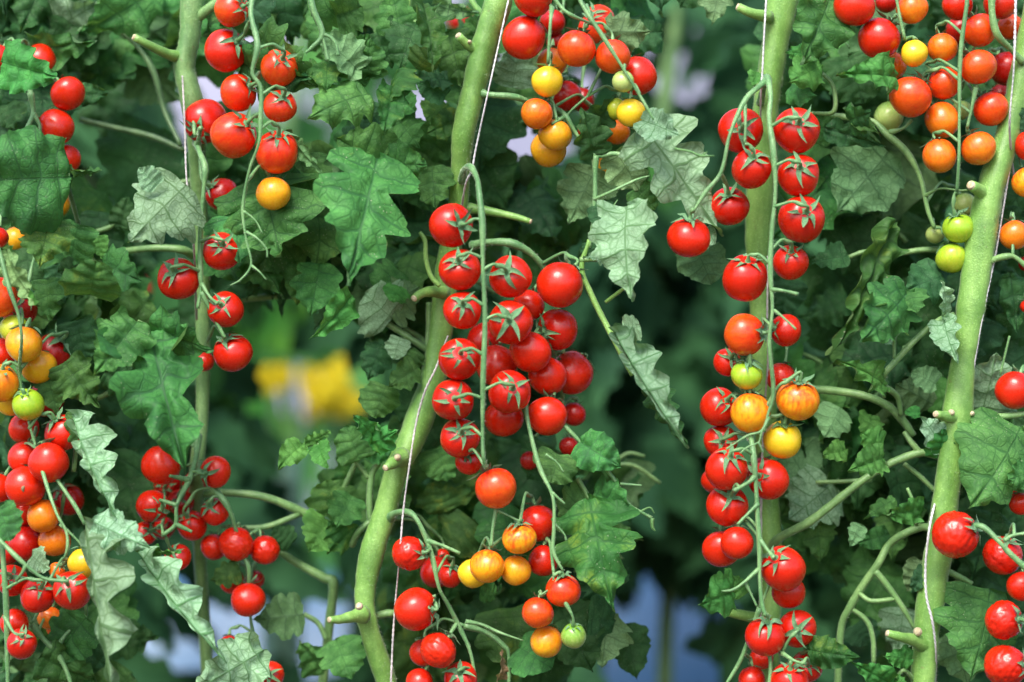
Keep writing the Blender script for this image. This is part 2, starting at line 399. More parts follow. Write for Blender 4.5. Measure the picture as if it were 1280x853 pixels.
STEMS = {
 1: [(243, -30, .03, 15), (240, 0, .03, 15), (236, 50, .03, 15), (230, 85, .03, 15), (240, 125, .03, 14), (246, 180, .035, 12), (249, 250, .05, 11), (252, 330, .06, 10), (253, 430, .06, 10), (252, 520, .055, 9), (245, 600, .05, 9), (250, 700, .09, 9), (262, 880, .1, 9)],
 2: [(630, -30, .0, 17), (620, 10, 0, 17), (604, 60, 0, 18), (592, 112, 0, 17), (580, 165, .0, 14), (576, 215, .01, 13), (572, 262, .02, 14), (560, 330, .03, 15), (552, 400, .03, 16), (541, 470, .03, 18), (518, 540, .025, 17), (497, 585, .02, 17), (482, 640, .02, 16), (466, 690, .02, 15), (456, 745, .02, 14), (462, 790, .02, 14), (487, 870, .03, 13)],
 3: [(982, -30, .03, 20), (977, 0, .03, 20), (968, 60, .03, 19), (958, 130, .03, 18), (952, 220, .035, 17), (948, 300, .04, 17), (950, 400, .04, 14), (955, 500, .04, 14), (958, 600, .045, 15), (964, 700, .045, 15), (962, 780, .04, 14), (964, 870, .04, 14)],
 4: [(1300, -30, .01, 15), (1284, 60, .01, 15), (1262, 160, .005, 17), (1242, 225, 0, 19), (1230, 280, 0, 19), (1218, 360, 0, 20), (1204, 450, 0, 17), (1196, 520, 0, 19), (1186, 590, 0, 18), (1174, 680, .0, 19), (1162, 760, 0, 17), (1158, 800, 0, 18), (1154, 880, 0, 17)],
 0: [(-30, -30, .08, 13), (-36, 200, .08, 13), (-28, 500, .06, 13), (-34, 880, .06, 13)]}
stem_o = {}
for k, pl in STEMS.items():
    pl = [(x, y, d, r*(1.02 if i % 3 == 1 else .90)) for i, (x, y, d, r) in enumerate(pl)]
    # carry the stem down to the ground outside the picture
    a, rr = pxpath(pl)
    for dz in (.04, .10, .22): a.append(a[-1]+Vector((.004, 0, -dz))); rr.append(rr[-1])
    a.append(Vector((a[-1].x, .04, .5))); rr.append(.009); a.append(Vector((a[-1].x, .04, 0.0))); rr.append(.010)
    V, F, pts, rad = tube(a, rr, 20, 7, ridge=.05)
    stem_o[k] = part('main_stem', mesh('main_stem', V, F, M['stem'] if k != 1 else M['stem2']), k)
    ii = [i for i, p in enumerate(pts) if p.z > .95]
    hairs([pts[i] for i in ii], [rad[i] for i in ii], 8000, .0017, rh, 'fine_hair', stem_o[k])
for k, pl in ((1, [(226, 72, .03, 9), (210, 67, .02, 6.5), (188, 57, .01, 5.5), (168, 47, .005, 5)]),
              (2, [(600, 62, 0, 9), (588, 58, -.005, 6), (573, 45, -.01, 5)]),
              (2, [(570, 258, .02, 8), (605, 264, .02, 6), (640, 270, .015, 4.5), (663, 277, .01, 3.5)]),
              (2, [(556, 366, .02, 9), (540, 364, .01, 7), (527, 367, .005, 6), (518, 373, .0, 5)]),
              (2, [(503, 571, .01, 12), (492, 578, -.005, 8), (482, 585, -.012, 4.5)]),
              (2, [(455, 768, .01, 12), (440, 773, .0, 7), (425, 774, -.005, 5.5), (412, 775, -.01, 4.5)]),
              (3, [(962, 22, .02, 8), (940, 16, .01, 6), (923, 9, .01, 5.5)]),
              (3, [(955, 775, .03, 8), (930, 770, .02, 6.5), (903, 764, .015, 5.5)]),
              (4, [(1236, 262, 0, 13), (1228, 243, -.005, 9), (1214, 232, -.015, 7)]),
              (4, [(1198, 522, 0, 10), (1184, 520, -.012, 7), (1170, 518, -.02, 5)]),
              (4, [(1160, 808, -.0, 13), (1142, 801, -.012, 8), (1125, 796, -.02, 6), (1110, 792, -.022, 5)])):
    stub(stem_o[k], k, pl)
# round leaf scars on the stems
for k, x, y, d, r in ((2, 497, 572, -.012, 6), (2, 449, 758, -.012, 7), (4, 1189, 516, -.018, 6), (4, 1147, 790, -.018, 8), (4, 1214, 517, -.01, 5), (2, 587, 53, -.014, 4)):
    R_ = r*PXM(0); p = P(x, y, d+.006)
    V, F, _, _ = tube([p, p+Vector((0, -.003, 0)), p+Vector((0, -.0045, 0))], [R_*.75, R_*.6, R_*.25], 12, 3)
    part('leaf_scar', mesh('leaf_scar', V, F, M['cut']), k, parent=stem_o[k])

#STALKS
# (plant, material, hairs, [(x, y, d, r)...])
TR = {}
def truss(key, k, m, hair, *paths):
    for pl in paths:
        pl = [(x, y, d, r*.6*(1+.2*((i*7) % 3-1)) if i not in (0,) else r) for i, (x, y, d, r) in enumerate(pl)]
        o = stalk('truss_stalk', k, pl, m, 10, 6, hair=hair, hl=.0010)
        a, b = pxpath(pl); TR.setdefault(key, []).append(smooth_path(a, b, 8)[0])
truss('A', 1, 'truss', 2500, [(322, -25, -.03, 5.5), (313, 15, -.04, 5.5), (322, 56, -.05, 5.5), (316, 92, -.05, 5), (326, 110, -.05, 4.5), (327, 150, -.05, 4.2), (322, 178, -.05, 3.8), (312, 215, -.045, 3), (304, 262, -.04, 3), (308, 298, -.04, 2.8), (314, 330, -.04, 2.3), (303, 348, -.04, 2), (288, 357, -.04, 1.6)],
      [(308, 290, -.04, 2), (322, 298, -.045, 1.8), (332, 312, -.045, 1.6), (334, 322, -.045, 2.4)], [(314, 332, -.04, 1.8), (326, 340, -.045, 1.5), (333, 350, -.045, 1.3)], [(304, 264, -.04, 1.8), (318, 276, -.04, 1.5), (328, 292, -.04, 1.3)])
truss('A2', 1, 'truss', 2000, [(246, 178, .02, 6), (250, 190, .0, 5.5), (257, 210, -.01, 6), (255, 240, -.01, 5.5), (250, 290, -.01, 5), (251, 340, -.01, 5), (252, 361, -.01, 4.5), (247, 386, -.01, 4)], [(252, 365, -.01, 4), (262, 390, -.01, 3.5), (276, 415, -.01, 3), (281, 422, -.01, 3)], [(252, 355, -.01, 3), (262, 370, -.015, 3), (272, 380, -.02, 3)], [(247, 185, .01, 4), (249, 172, .0, 4), (251, 160, -.015, 4)])
truss('L0', 0, 'truss', 1500, [(38, 116, .01, 4.5), (41, 140, .01, 4.5), (34, 160, .005, 4), (24, 182, .0, 3)], [(41, 142, .01, 4), (50, 158, .01, 3.5), (49, 172, .01, 3)], [(20, 60, .02, 4), (34, 95, .015, 4.5), (39, 120, .01, 4.5)])
truss('L', 0, 'truss', 1500, [(-14, 280, -.03, 4.5), (0, 318, -.04, 4.5), (12, 361, -.045, 4.2), (22, 395, -.045, 4), (26, 425, -.04, 3.5), (24, 470, -.02, 3), (32, 520, -.02, 3), (45, 560, -.02, 3), (56, 601, -.035, 3.6), (71, 642, -.045, 3.6), (84, 665, -.045, 3), (84, 686, -.045, 3), (78, 704, -.04, 2.5)],
      [(75, 655, -.04, 2.4), (96, 674, -.04, 2.2), (103, 683, -.04, 2)], [(64, 590, -.02, 3), (75, 605, -.025, 3.5), (94, 634, -.03, 4), (106, 656, -.03, 4.5)])
truss('L2', 0, 'truss', 1500, [(-15, 660, -.05, 4.5), (0, 674, -.055, 4.5), (22, 698, -.06, 4.5), (40, 712, -.06, 4), (56, 723, -.06, 3.8), (86, 727, -.06, 3.4)], [(33, 706, -.06, 3.4), (26, 716, -.06, 3.2), (20, 726, -.058, 3)],
      [(1, 640, -.03, 5), (2, 690, -.035, 5.5), (6, 758, -.035, 5.5), (10, 870, -.03, 5)], [(5, 770, -.035, 3), (18, 790, -.04, 3), (30, 793, -.045, 2.6)], [(40, 780, -.0, 5), (55, 800, .0, 5), (70, 815, .0, 5.5), (84, 840, .0, 5.5), (95, 880, .0, 5.5)], [(70, 812, .0, 4), (84, 790, .0, 3.5), (108, 770, .005, 3)])
truss('LL', 1, 'truss', 800, [(247, 545, .035, 5.5), (245, 575, .02, 5.5), (236, 600, .01, 5.5), (222, 632, .0, 5), (219, 655, 0, 4.5), (204, 669, 0, 4)], [(247, 578, .03, 6), (262, 603, .025, 6), (279, 625, .02, 6), (290, 648, .02, 5), (303, 690, .03, 4), (310, 712, .03, 4), (312, 760, .04, 4), (318, 800, .04, 4), (335, 830, .03, 4)], [(236, 600, .01, 4), (212, 595, .0, 3.5)], [(222, 632, 0, 3.5), (200, 625, .0, 3)], [(219, 655, 0, 3.5), (240, 665, .0, 3)])
truss('T', 2, 'truss', 1500, [(600, 116, -.0, 8), (612, 118, -.005, 6.5), (643, 121, -.005, 6), (664, 128, .0, 5.5), (690, 133, .0, 5), (706, 144, -.01, 4.5), (720, 168, -.01, 5), (744, 193, -.01, 6), (770, 192, -.01, 4.5), (797, 200, -.015, 4)], [(744, 195, -.01, 5), (744, 220, -.01, 5), (743, 250, -.01, 4.5), (740, 277, -.01, 4.2), (737, 310, -.01, 4)],
      [(718, -25, -.03, 4.5), (728, 5, -.035, 4.5), (755, 49, -.04, 4.2), (780, 88, -.04, 3.6), (796, 112, -.04, 3.2), (808, 132, -.04, 2.8), (817, 150, -.04, 2.5)], [(690, 10, -.03, 3.5), (686, 28, -.04, 3.5), (685, 79, -.04, 3)], [(680, -20, -.03, 4), (700, 8, -.03, 4), (716, 20, -.03, 3.5), (740, 30, -.02, 3)], [(706, 146, -.01, 3), (690, 155, -.02, 3)], [(743, 250, -.01, 3), (765, 240, -.02, 3), (797, 224, -.02, 2.5), (812, 220, -.02, 2)], [(700, 160, -.01, 2.5), (712, 140, -.01, 2.5), (735, 120, -.01, 2.2)])
truss('C', 2, 'truss', 6000, [(578, 226, .005, 6), (580, 213, -.008, 6.5), (588, 209, -.025, 6.5), (595, 222, -.04, 6.5), (599, 245, -.05, 6.5), (602, 280, -.055, 6), (603, 330, -.055, 5.5), (605, 400, -.055, 5.2), (604, 470, -.055, 5), (603, 540, -.05, 4.6), (604, 570, -.05, 4.2), (608, 586, -.045, 4)],
      [(590, 307, .02, 6), (610, 303, .01, 7), (642, 306, .005, 8), (668, 322, .01, 8), (688, 350, .02, 7), (700, 400, .03, 6), (705, 470, .03, 5), (700, 530, .03, 4)])
truss('C2', 2, 'truss', 2500, [(656, 500, -.02, 4), (660, 530, -.025, 4.2), (674, 582, -.03, 4.4), (690, 622, -.035, 4.4), (693, 660, -.035, 4), (693, 690, -.035, 3.6), (704, 714, -.035, 3)], [(682, 568, -.03, 1.8), (698, 578, -.03, 1.6), (704, 590, -.03, 1.4)], [(690, 616, -.035, 2), (706, 630, -.035, 1.8)], [(693, 655, -.03, 2), (706, 668, -.03, 2), (708, 676, -.03, 2)], [(705, 532, -.01, 3), (735, 562, -.01, 3), (765, 596, -.01, 3.2), (785, 628, -.01, 3.4), (800, 640, -.01, 3), (815, 648, -.01, 3.4)], [(775, 605, -.01, 2), (802, 607, -.012, 1.8)],
      [(620, 636, -.03, 2.5), (617, 660, -.03, 3), (614, 683, -.03, 3.4)], [(621, 638, -.03, 1.6), (634, 644, -.03, 2), (650, 652, -.03, 2.2)], [(692, 715, -.03, 1.5), (691, 735, -.03, 2), (676, 744, -.03, 2)])
truss('B', 2, 'truss', 1500, [(484, 650, .02, 8), (495, 641, .005, 6.5), (510, 640, -.005, 6), (522, 650, -.01, 6), (532, 672, -.01, 5.5), (541, 700, -.01, 5), (549, 735, -.01, 4.6), (560, 757, -.005, 4.5), (575, 785, 0, 4.5), (588, 820, 0, 4.5), (596, 870, 0, 4.5)], [(532, 676, -.01, 4), (552, 683, -.01, 3.4), (575, 692, -.01, 3)], [(545, 745, -.01, 2.5), (535, 748, -.01, 3)], [(572, 778, 0, 3), (560, 800, -.01, 3), (568, 812, -.01, 3)],
      [(582, 777, .0, 3), (604, 781, .0, 3), (625, 790, -.01, 2.5), (654, 801, -.01, 2)], [(580, 782, .01, 5), (610, 790, .01, 5), (628, 808, .01, 4.5), (635, 820, .01, 4), (636, 870, .01, 4)])
truss('Rm', 3, 'truss', 3500, [(950, 130, .02, 5), (955, 108, .005, 6), (960, 98, -.02, 7), (962, 120, -.035, 6.5), (962, 150, -.04, 6), (967, 190, -.045, 5.5), (968, 240, -.045, 5), (965, 290, -.045, 5), (962, 336, -.045, 4.8), (965, 385, -.045, 4.5), (962, 430, -.045, 4.4), (965, 490, -.04, 4), (960, 520, -.04, 3.5), (955, 540, -.04, 3)],
      [(960, 100, -.02, 6), (948, 110, -.03, 5.5), (930, 127, -.04, 5), (912, 169, -.045, 4.6), (901, 214, -.045, 4.4), (884, 240, -.045, 4.2), (867, 264, -.045, 3.6)], [(931, 130, -.04, 2.8), (932, 155, -.045, 2.8), (931, 180, -.045, 2.6)], [(964, 362, -.045, 3.2), (980, 364, -.05, 3), (998, 368, -.055, 3.2)], [(968, 388, -.045, 2), (982, 398, -.055, 2), (995, 412, -.058, 2)],
      [(961, 522, -.045, 2.6), (950, 538, -.05, 2.4), (935, 543, -.05, 2.2), (918, 554, -.05, 2.4), (908, 562, -.05, 2.6)], [(952, 538, -.05, 2), (948, 552, -.05, 1.8), (934, 559, -.05, 1.6), (925, 567, -.05, 2.5)], [(948, 553, -.05, 1.6), (954, 566, -.05, 1.5)])
truss('R2', 3, 'truss', 2500, [(936, 545, -.02, 5), (940, 553, -.03, 5.5), (943, 580, -.035, 5.5), (944, 609, -.035, 5.5), (948, 650, -.035, 5.4), (950, 680, -.035, 5), (949, 720, -.035, 5), (952, 755, -.035, 4.5), (957, 770, -.035, 3.5)], [(944, 596, -.035, 4), (935, 603, -.038, 4), (917, 614, -.042, 4)], [(948, 630, -.035, 3.4), (937, 640, -.038, 3), (922, 656, -.04, 3)], [(950, 675, -.035, 3.4), (962, 690, -.04, 3.6), (968, 698, -.045, 5)], [(948, 712, -.035, 3), (930, 728, -.038, 3), (915, 738, -.038, 2.6), (902, 739, -.038, 2)], [(931, 728, -.035, 2.4), (940, 745, -.035, 2.2), (946, 758, -.035, 2)],
      [(950, 760, -.02, 4), (938, 795, -.015, 4), (925, 825, -.01, 4), (905, 860, -.01, 4)], [(975, 815, -.02, 3.4), (992, 825, -.03, 3.4), (1004, 830, -.03, 3)], [(958, 800, -.02, 4), (962, 830, -.02, 4), (960, 870, -.02, 4)])
truss('U', 4, 'truss', 1500, [(1211, -25, -.02, 4.5), (1209, 5, -.02, 4.5), (1200, 70, -.02, 4.3), (1199, 150, -.02, 4), (1198, 200, -.02, 3.6), (1196, 240, -.015, 3)], [(1118, -20, -.01, 3), (1123, 10, -.01, 3), (1131, 49, -.01, 3)], [(1220, 109, -.01, 3.5), (1215, 135, -.01, 3.4), (1209, 160, -.01, 3)])
truss('U2', 4, 'stem2', 1500, [(990, 148, .04, 6), (1017, 143, .03, 5.5), (1062, 146, .02, 6), (1090, 153, .015, 6), (1110, 166, .01, 7.5), (1134, 191, .01, 6.5), (1151, 225, .01, 6), (1160, 262, .01, 4.5), (1168, 285, .01, 3.5)], [(1112, 166, .01, 4), (1130, 160, .005, 3), (1140, 150, .005, 3)], [(1156, 245, .01, 2.5), (1175, 236, .0, 2.2), (1198, 240, -.01, 2), (1212, 238, -.01, 1.8)])
truss('RM', 4, 'stem2', 1500, [(1200, 523, 0, 9), (1225, 521, 0, 6.5), (1255, 521, 0, 6), (1300, 515, 0, 6)], [(1222, 340, 0, 8), (1240, 326, -.005, 6.5), (1256, 321, -.01, 6), (1270, 322, -.01, 6), (1290, 340, -.01, 6)], [(1242, -30, -.01, 8), (1240, 10, -.012, 7), (1247, 42, -.012, 7), (1262, 62, -.005, 7), (1278, 78, .0, 8)])
truss('RB', 4, 'truss', 3000, [(1206, 652, -.03, 3), (1214, 655, -.04, 4.5), (1230, 661, -.045, 5.5), (1250, 677, -.05, 6), (1264, 694, -.05, 6.2), (1300, 726, -.05, 6)], [(1255, 676, -.05, 3.4), (1268, 670, -.05, 3.2), (1290, 666, -.05, 3)])
# leaf stalks and side shoots
for k, m, pl in (
  (1, 'stem2', [(244, 24, .03, 8), (262, 12, .025, 6.5), (285, -6, .02, 6)]),
  (1, 'dark_stem', [(140, 30, .07, 3), (172, 58, .07, 3), (192, 92, .07, 4), (205, 140, .07, 3), (226, 182, .06, 3)]),
  (0, 'dark_stem', [(100, 150, .09, 3.5), (140, 158, .09, 3.5), (190, 172, .09, 4), (230, 188, .08, 3)]),
  (1, 'stem2', [(240, 320, .06, 5), (228, 312, .05, 5.5), (190, 311, .05, 4.5), (140, 316, .06, 4)]),
  (1, 'stem2', [(260, 384, .07, 5), (303, 376, .07, 4), (363, 371, .08, 3.6), (420, 376, .09, 3.6)]),
  (1, 'stem2', [(172, 402, -.01, 2.6), (182, 408, -.01, 3), (190, 412, -.01, 3)]),
  (1, 'stem2', [(250, 618, .06, 5), (288, 616, .05, 4.8), (337, 624, .05, 5), (395, 648, .06, 6)]),
  (1, 'stem2', [(300, 661, .05, 4), (335, 657, .05, 3.8), (374, 643, .055, 3.6)]),
  (1, 'stem2', [(350, 690, .07, 4.5), (372, 704, .07, 5), (405, 722, .07, 6), (416, 730, .07, 6), (412, 790, .08, 6), (400, 880, .08, 6)]),
  (1, 'stem2', [(380, 768, .07, 3.4), (398, 780, .07, 3.4), (408, 800, .07, 3.4)]),
  (2, 'truss', [(386, -20, -.03, 4), (392, 10, -.03, 4), (402, 42, -.03, 3.5), (390, 60, -.03, 2.5), (382, 66, -.03, 1.8)]),
  (2, 'truss', [(402, 42, -.03, 2.5), (415, 48, -.03, 2.2), (422, 58, -.03, 2), (423, 70, -.03, 2.6)]),
  (2, 'truss', [(403, 44, -.03, 2), (408, 60, -.03, 2), (410, 76, -.03, 3)]),
  (2, 'truss', [(410, 76, -.0, 3), (430, 77, .0, 3), (446, 90, .0, 3)]),
  (2, 'stem', [(512, -20, .03, 5), (506, 12, .03, 5), (497, 30, .03, 4.5), (492, 44, .03, 4)]),
  (2, 'stem', [(506, 18, .03, 3.4), (520, 28, .025, 3), (530, 36, .02, 2.5)]),
  (2, 'stem', [(582, -15, .03, 4), (592, 6, .02, 4), (606, 20, .01, 4)]),
  (2, 'stem2', [(530, 102, .06, 4), (560, 88, .05, 4), (582, 76, .03, 4)]),
  (2, 'stem', [(525, 290, .0, 2.2), (532, 302, .0, 3), (533, 325, .0, 3), (540, 345, .0, 3), (550, 358, .0, 3)]),
  (2, 'stem2', [(455, 390, .03, 3), (480, 402, .03, 4), (505, 418, .03, 4), (528, 434, .03, 4.4), (545, 445, .035, 4)]),
  (2, 'stem2', [(536, 378, .03, 4), (536, 410, .03, 4), (534, 436, .03, 4)]),
  (2, 'stem2', [(505, 410, .05, 3), (522, 422, .05, 3), (535, 432, .04, 3)]),
  (2, 'stem2', [(475, 562, .03, 4), (473, 578, .03, 4), (464, 596, .03, 4.2), (462, 640, .03, 4.4), (470, 668, .03, 4)]),
  (2, 'stem2', [(430, 562, .03, 2.5), (446, 580, .03, 3), (461, 598, .03, 3)]),
  (2, 'stem2', [(412, 640, .05, 3.4), (430, 610, .04, 3.4), (445, 578, .04, 3.4), (456, 560, .04, 3)]),
  (2, 'stem2', [(372, 560, .02, 2), (388, 557, .02, 2.2), (402, 556, .02, 2)]),
  (2, 'stem2', [(466, 650, .03, 4), (450, 664, .03, 4), (440, 682, .04, 4)]),
  (2, 'stem2', [(470, 770, .03, 5), (490, 765, .03, 5), (520, 772, .04, 4)]),
  (2, 'stem', [(737, 300, -.01, 3), (728, 335, -.01, 3.6), (740, 370, -.012, 3.8), (757, 405, -.015, 3.8), (775, 440, -.02, 3.4), (790, 470, -.02, 2.4)]),
  (2, 'stem', [(757, 378, -.01, 2.4), (770, 368, -.015, 2.4), (783, 358, -.02, 2)]),
  (2, 'stem2', [(725, 325, -.01, 3.6), (742, 323, -.012, 3.4), (760, 325, -.018, 3)]),
  (2, 'stem2', [(722, 598, .0, 3), (732, 612, .0, 3), (736, 624, .0, 3)]),
  (4, 'stem2', [(1000, 486, .04, 5), (1040, 487, .03, 5), (1081, 494, .02, 5), (1110, 508, .02, 5.2), (1126, 524, .02, 5.4), (1142, 545, .02, 4.5)]),
  (4, 'stem2', [(1192, 394, -.0, 4), (1172, 402, -.005, 4), (1148, 422, -.01, 4), (1120, 450, -.01, 4.2), (1106, 468, -.01, 4), (1106, 480, -.0, 4), (1120, 496, .01, 3.6), (1126, 520, .015, 3.4)]),
  (4, 'stem2', [(1118, 448, -.01, 2.2), (1119, 430, -.01, 2.4), (1119, 414, -.01, 2)]),
  (3, 'stem2', [(960, 688, .045, 7), (976, 671, .03, 5.6), (1010, 653, .02, 5.6), (1040, 632, .015, 5.4), (1077, 604, .01, 5), (1100, 588, .01, 4), (1120, 577, .01, 5), (1150, 566, .01, 5), (1172, 571, .01, 4)]),
  (4, 'stem2', [(1150, 566, .01, 4), (1138, 553, .01, 3.6), (1130, 540, .012, 3)]),
  (4, 'stem2', [(1112, 584, .01, 2.2), (1104, 574, .005, 2), (1102, 556, .0, 2)]),
  (4, 'stem2', [(1020, 603, .03, 2.6), (1050, 602, .025, 2.6), (1090, 600, .02, 3)]),
  (4, 'stem2', [(1178, 664, .0, 6), (1155, 660, .01, 5), (1128, 668, .015, 5), (1110, 682, .02, 5), (1098, 705, .02, 5.2), (1080, 732, .025, 5.2), (1062, 760, .03, 5), (1050, 790, .035, 4.6), (1046, 880, .04, 4.6)]),
  (4, 'stem2', [(1094, 714, .02, 4.4), (1110, 732, .02, 4), (1130, 760, .02, 3.6), (1143, 785, .02, 3)]),
  (4, 'stem2', [(1074, 742, .025, 3), (1090, 751, .02, 3), (1118, 749, .02, 3)]), (4, 'stem2', [(1063, 760, .03, 3), (1085, 775, .03, 3.4), (1092, 800, .03, 3.2), (1092, 830, .03, 3)]),
  (4, 'stem2', [(1145, 655, .01, 2.4), (1144, 635, .0, 2.2), (1134, 610, .0, 2)]), (4, 'stem2', [(1170, 615, .02, 3), (1150, 595, .02, 3), (1130, 580, .02, 3)]),
  (4, 'stem2', [(1122, 318, .03, 3), (1085, 316, .02, 3), (1060, 322, .02, 2.6)]), (4, 'stem2', [(1180, 312, .03, 4), (1150, 313, .03, 3.6), (1120, 318, .03, 3)]),
  (4, 'stem2', [(1080, 378, .01, 2.4), (1068, 380, .01, 2)]), (4, 'stem2', [(1144, 852, .0, 3), (1130, 838, -.01, 2.6), (1120, 848, -.01, 2)]),
  (4, 'stem2', [(1180, 712, .03, 4), (1200, 724, .03, 4), (1215, 730, .03, 3)]), (4, 'stem2', [(1285, 532, .0, 3.4), (1262, 552, -.0, 3.6), (1250, 566, -.005, 3)]),
  (4, 'stem2', [(1275, 575, -.02, 3.4), (1274, 600, -.02, 3), (1273, 612, -.02, 3)]),
  (3, 'stem2', [(1017, 142, .02, 2.4), (1042, 140, .01, 3), (1041, 110, .01, 2.6), (1028, 92, .01, 2.4)]),
  (3, 'stem2', [(1010, 812, -.01, 2.6), (1002, 816, -.0, 3), (990, 826, .02, 3)]),
  (0, 'stem2', [(92, 590, .0, 3), (95, 560, .0, 3), (96, 530, .0, 3)]),
  (0, 'stem2', [(140, 490, .05, 3), (110, 500, .05, 3.4), (60, 480, .05, 3)]),
  (0, 'stem2', [(120, 290, .05, 3), (138, 282, .05, 3), (150, 268, .05, 3), (158, 256, .05, 2.5)]),
  (0, 'dark_stem', [(85, 235, .01, 3), (92, 255, .02, 3), (98, 280, .03, 2.6)]),
  ):
    stalk('leaf_stalk', k, pl, m, 8, 6, hair=900, hl=.0009)
for pl in ([(745, 254, -.01, 1.5), (760, 262, -.02, 1.2), (772, 250, -.02, .8)], [(843, 186, -.06, 1.5), (862, 190, -.06, 1.4), (876, 196, -.06, 1.8), (893, 195, -.06, 1)], [(876, 196, -.06, 1.4), (884, 190, -.06, .8)], [(1050, 45, .03, 1.6), (1062, 60, .02, 1.2)],
           [(1262, 420, -.0, 1.5), (1250, 470, .0, 1.5)], [(800, 640, -.01, 1.6), (812, 634, -.01, 1.2), (818, 642, -.01, .8)], [(815, 648, -.01, 3), (816, 658, -.01, 2.2), (819, 664, -.01, 1)]):
    stalk('flower_stalk', 2 if pl[0][0] < 820 else (3 if pl[0][0] < 1100 else 4), pl, 'calyxr', 6, 4)

# ------------------------------------------------------------------ strings
def string(pl, label, m='string'):
    a, b = pxpath(pl)
    pts, rad = smooth_path(a, b, 10); V = []; F = []
    for ph in (0, pi):    # two plies twisted round one another
        q = []
        L_ = 0
        for i, p in enumerate(pts):
            if i: L_ += (pts[i]-pts[i-1]).length
            an = L_*900+ph; q.append(p+Vector((math.cos(an), math.sin(an), 0))*rad[i]*.3)
        tube(q, [r*.5 for r in rad], 6, 3, V=V, F=F)
    return obj('support_string', mesh('support_string', V, F, M[m]), label=label, cat='string', group='strings that hold up the tomato stems')
string([(640, -20, -.02, 1.8), (622, 62, -.022, 1.8), (608, 125, -.022, 1.8), (595, 185, -.02, 1.8), (590, 212, -.02, 1.8), (581, 235, -.012, 1.8), (572, 300, .05, 1.8)], 'white string beside the top of the slanting central stem', 'string')
string([(560, 420, .0, 2), (545, 460, .0, 2), (531, 490, .0, 2.2), (520, 530, -.0, 2), (512, 580, -.01, 2), (504, 640, -.015, 2), (500, 690, -.015, 2), (495, 745, -.0, 2), (491, 800, .0, 2), (488, 870, .0, 2)], 'grey-white string hanging across the lower part of the slanting central stem', 'string_grey')
string([(959, -20, -.01, 2), (956, 30, -.01, 2), (953, 90, -.01, 2), (951, 120, -.005, 2), (950, 200, .05, 2)], 'bright white string down the front of the straight upright stem', 'string')
string([(960, 320, -.0, 2), (959, 400, .0, 2), (960, 450, .0, 2), (955, 520, .015, 2), (952, 600, .015, 2), (951, 700, .02, 2), (950, 800, .02, 2)], 'string behind the long stalk of the mixed hanging cluster', 'string_grey')
string([(1270, -20, -.03, 2.6), (1269, 30, -.03, 2.6), (1267, 90, -.03, 2.4), (1262, 160, -.02, 2.2), (1268, 230, .03, 2.2)], 'white string at upper right crossing the top of the right-hand stem', 'string')
string([(1262, 210, .0, 2.2), (1256, 248, -.0, 2.3), (1246, 310, -.0, 2.3), (1233, 370, -.005, 2.3), (1222, 430, -.005, 2), (1214, 480, .0, 2), (1206, 520, .03, 2)], 'taut white string running along the right side of the right-hand stem', 'string')
string([(1178, 600, .03, 2.4), (1168, 632, -.006, 2.4), (1162, 660, -.016, 2.4), (1157, 705, -.018, 2.4), (1158, 745, -.02, 2.4), (1166, 780, -.02, 2.4), (1170, 820, -.01, 2), (1168, 870, .03, 2)], 'loose white string bulging over the lowest part of the right-hand stem', 'string')
string([(228, 95, .01, 1.8), (231, 160, .005, 1.8), (233, 220, -.0, 2), (239, 270, -.0, 2), (243, 320, .0, 2), (246, 400, .05, 2)], 'grey string beside the thin stem at upper left', 'string_grey')

# ------------------------------------------------------------------ tomatoes
def fruit_mesh(name, seed, wr=0):
    rnd = random.Random(seed); ns, nr = (56, 36) if wr else (32, 22)
    V = [(0, 0, 0)]; V = []; F = []
    el = rnd.uniform(.90, 1.06); po = rnd.uniform(0, .08); o1 = rnd.uniform(0, 9)
    for i in range(nr+1):
        th = pi*i/nr
        for k in range(ns):
            ph = 2*pi*k/ns; x, y, z = math.sin(th)*math.cos(ph), math.sin(th)*math.sin(ph), math.cos(th)
            d = Vector((x, y, z)); r = 1+.055*noise.noise(d*1.1+Vector((o1, 0, 0)))
            r -= .11*math.exp(-(th/.32)**2)          # dimple under the calyx
            r += .02*math.sin(th*1.0)*math.cos(ph*3+o1)*(1 if z > 0 else .3)*.6
            r += po*max(0, -z)**8
            if wr:
                u = d*3.2+Vector((o1, 3, 1)); u.z *= .6
                u = u+Vector((noise.noise(u*1.1), noise.noise(u*1.1+Vector((5, 0, 0))), noise.noise(u*1.3+Vector((0, 9, 0)))))*.9
                n_ = noise.noise(u*1.6); n2 = noise.noise(u*3.6)
                r += wr*(-.075*max(0, 1-abs(n_)*5)-.035*max(0, 1-abs(n2)*4.5))*math.sin(th)
            V.append((x*r, y*r, z*r*el))
    for i in range(nr):
        for k in range(ns):
            a = i*ns+k; b = i*ns+(k+1) % ns; F.append((a, a+ns, b+ns, b))
    return mesh(name, V, F, None)
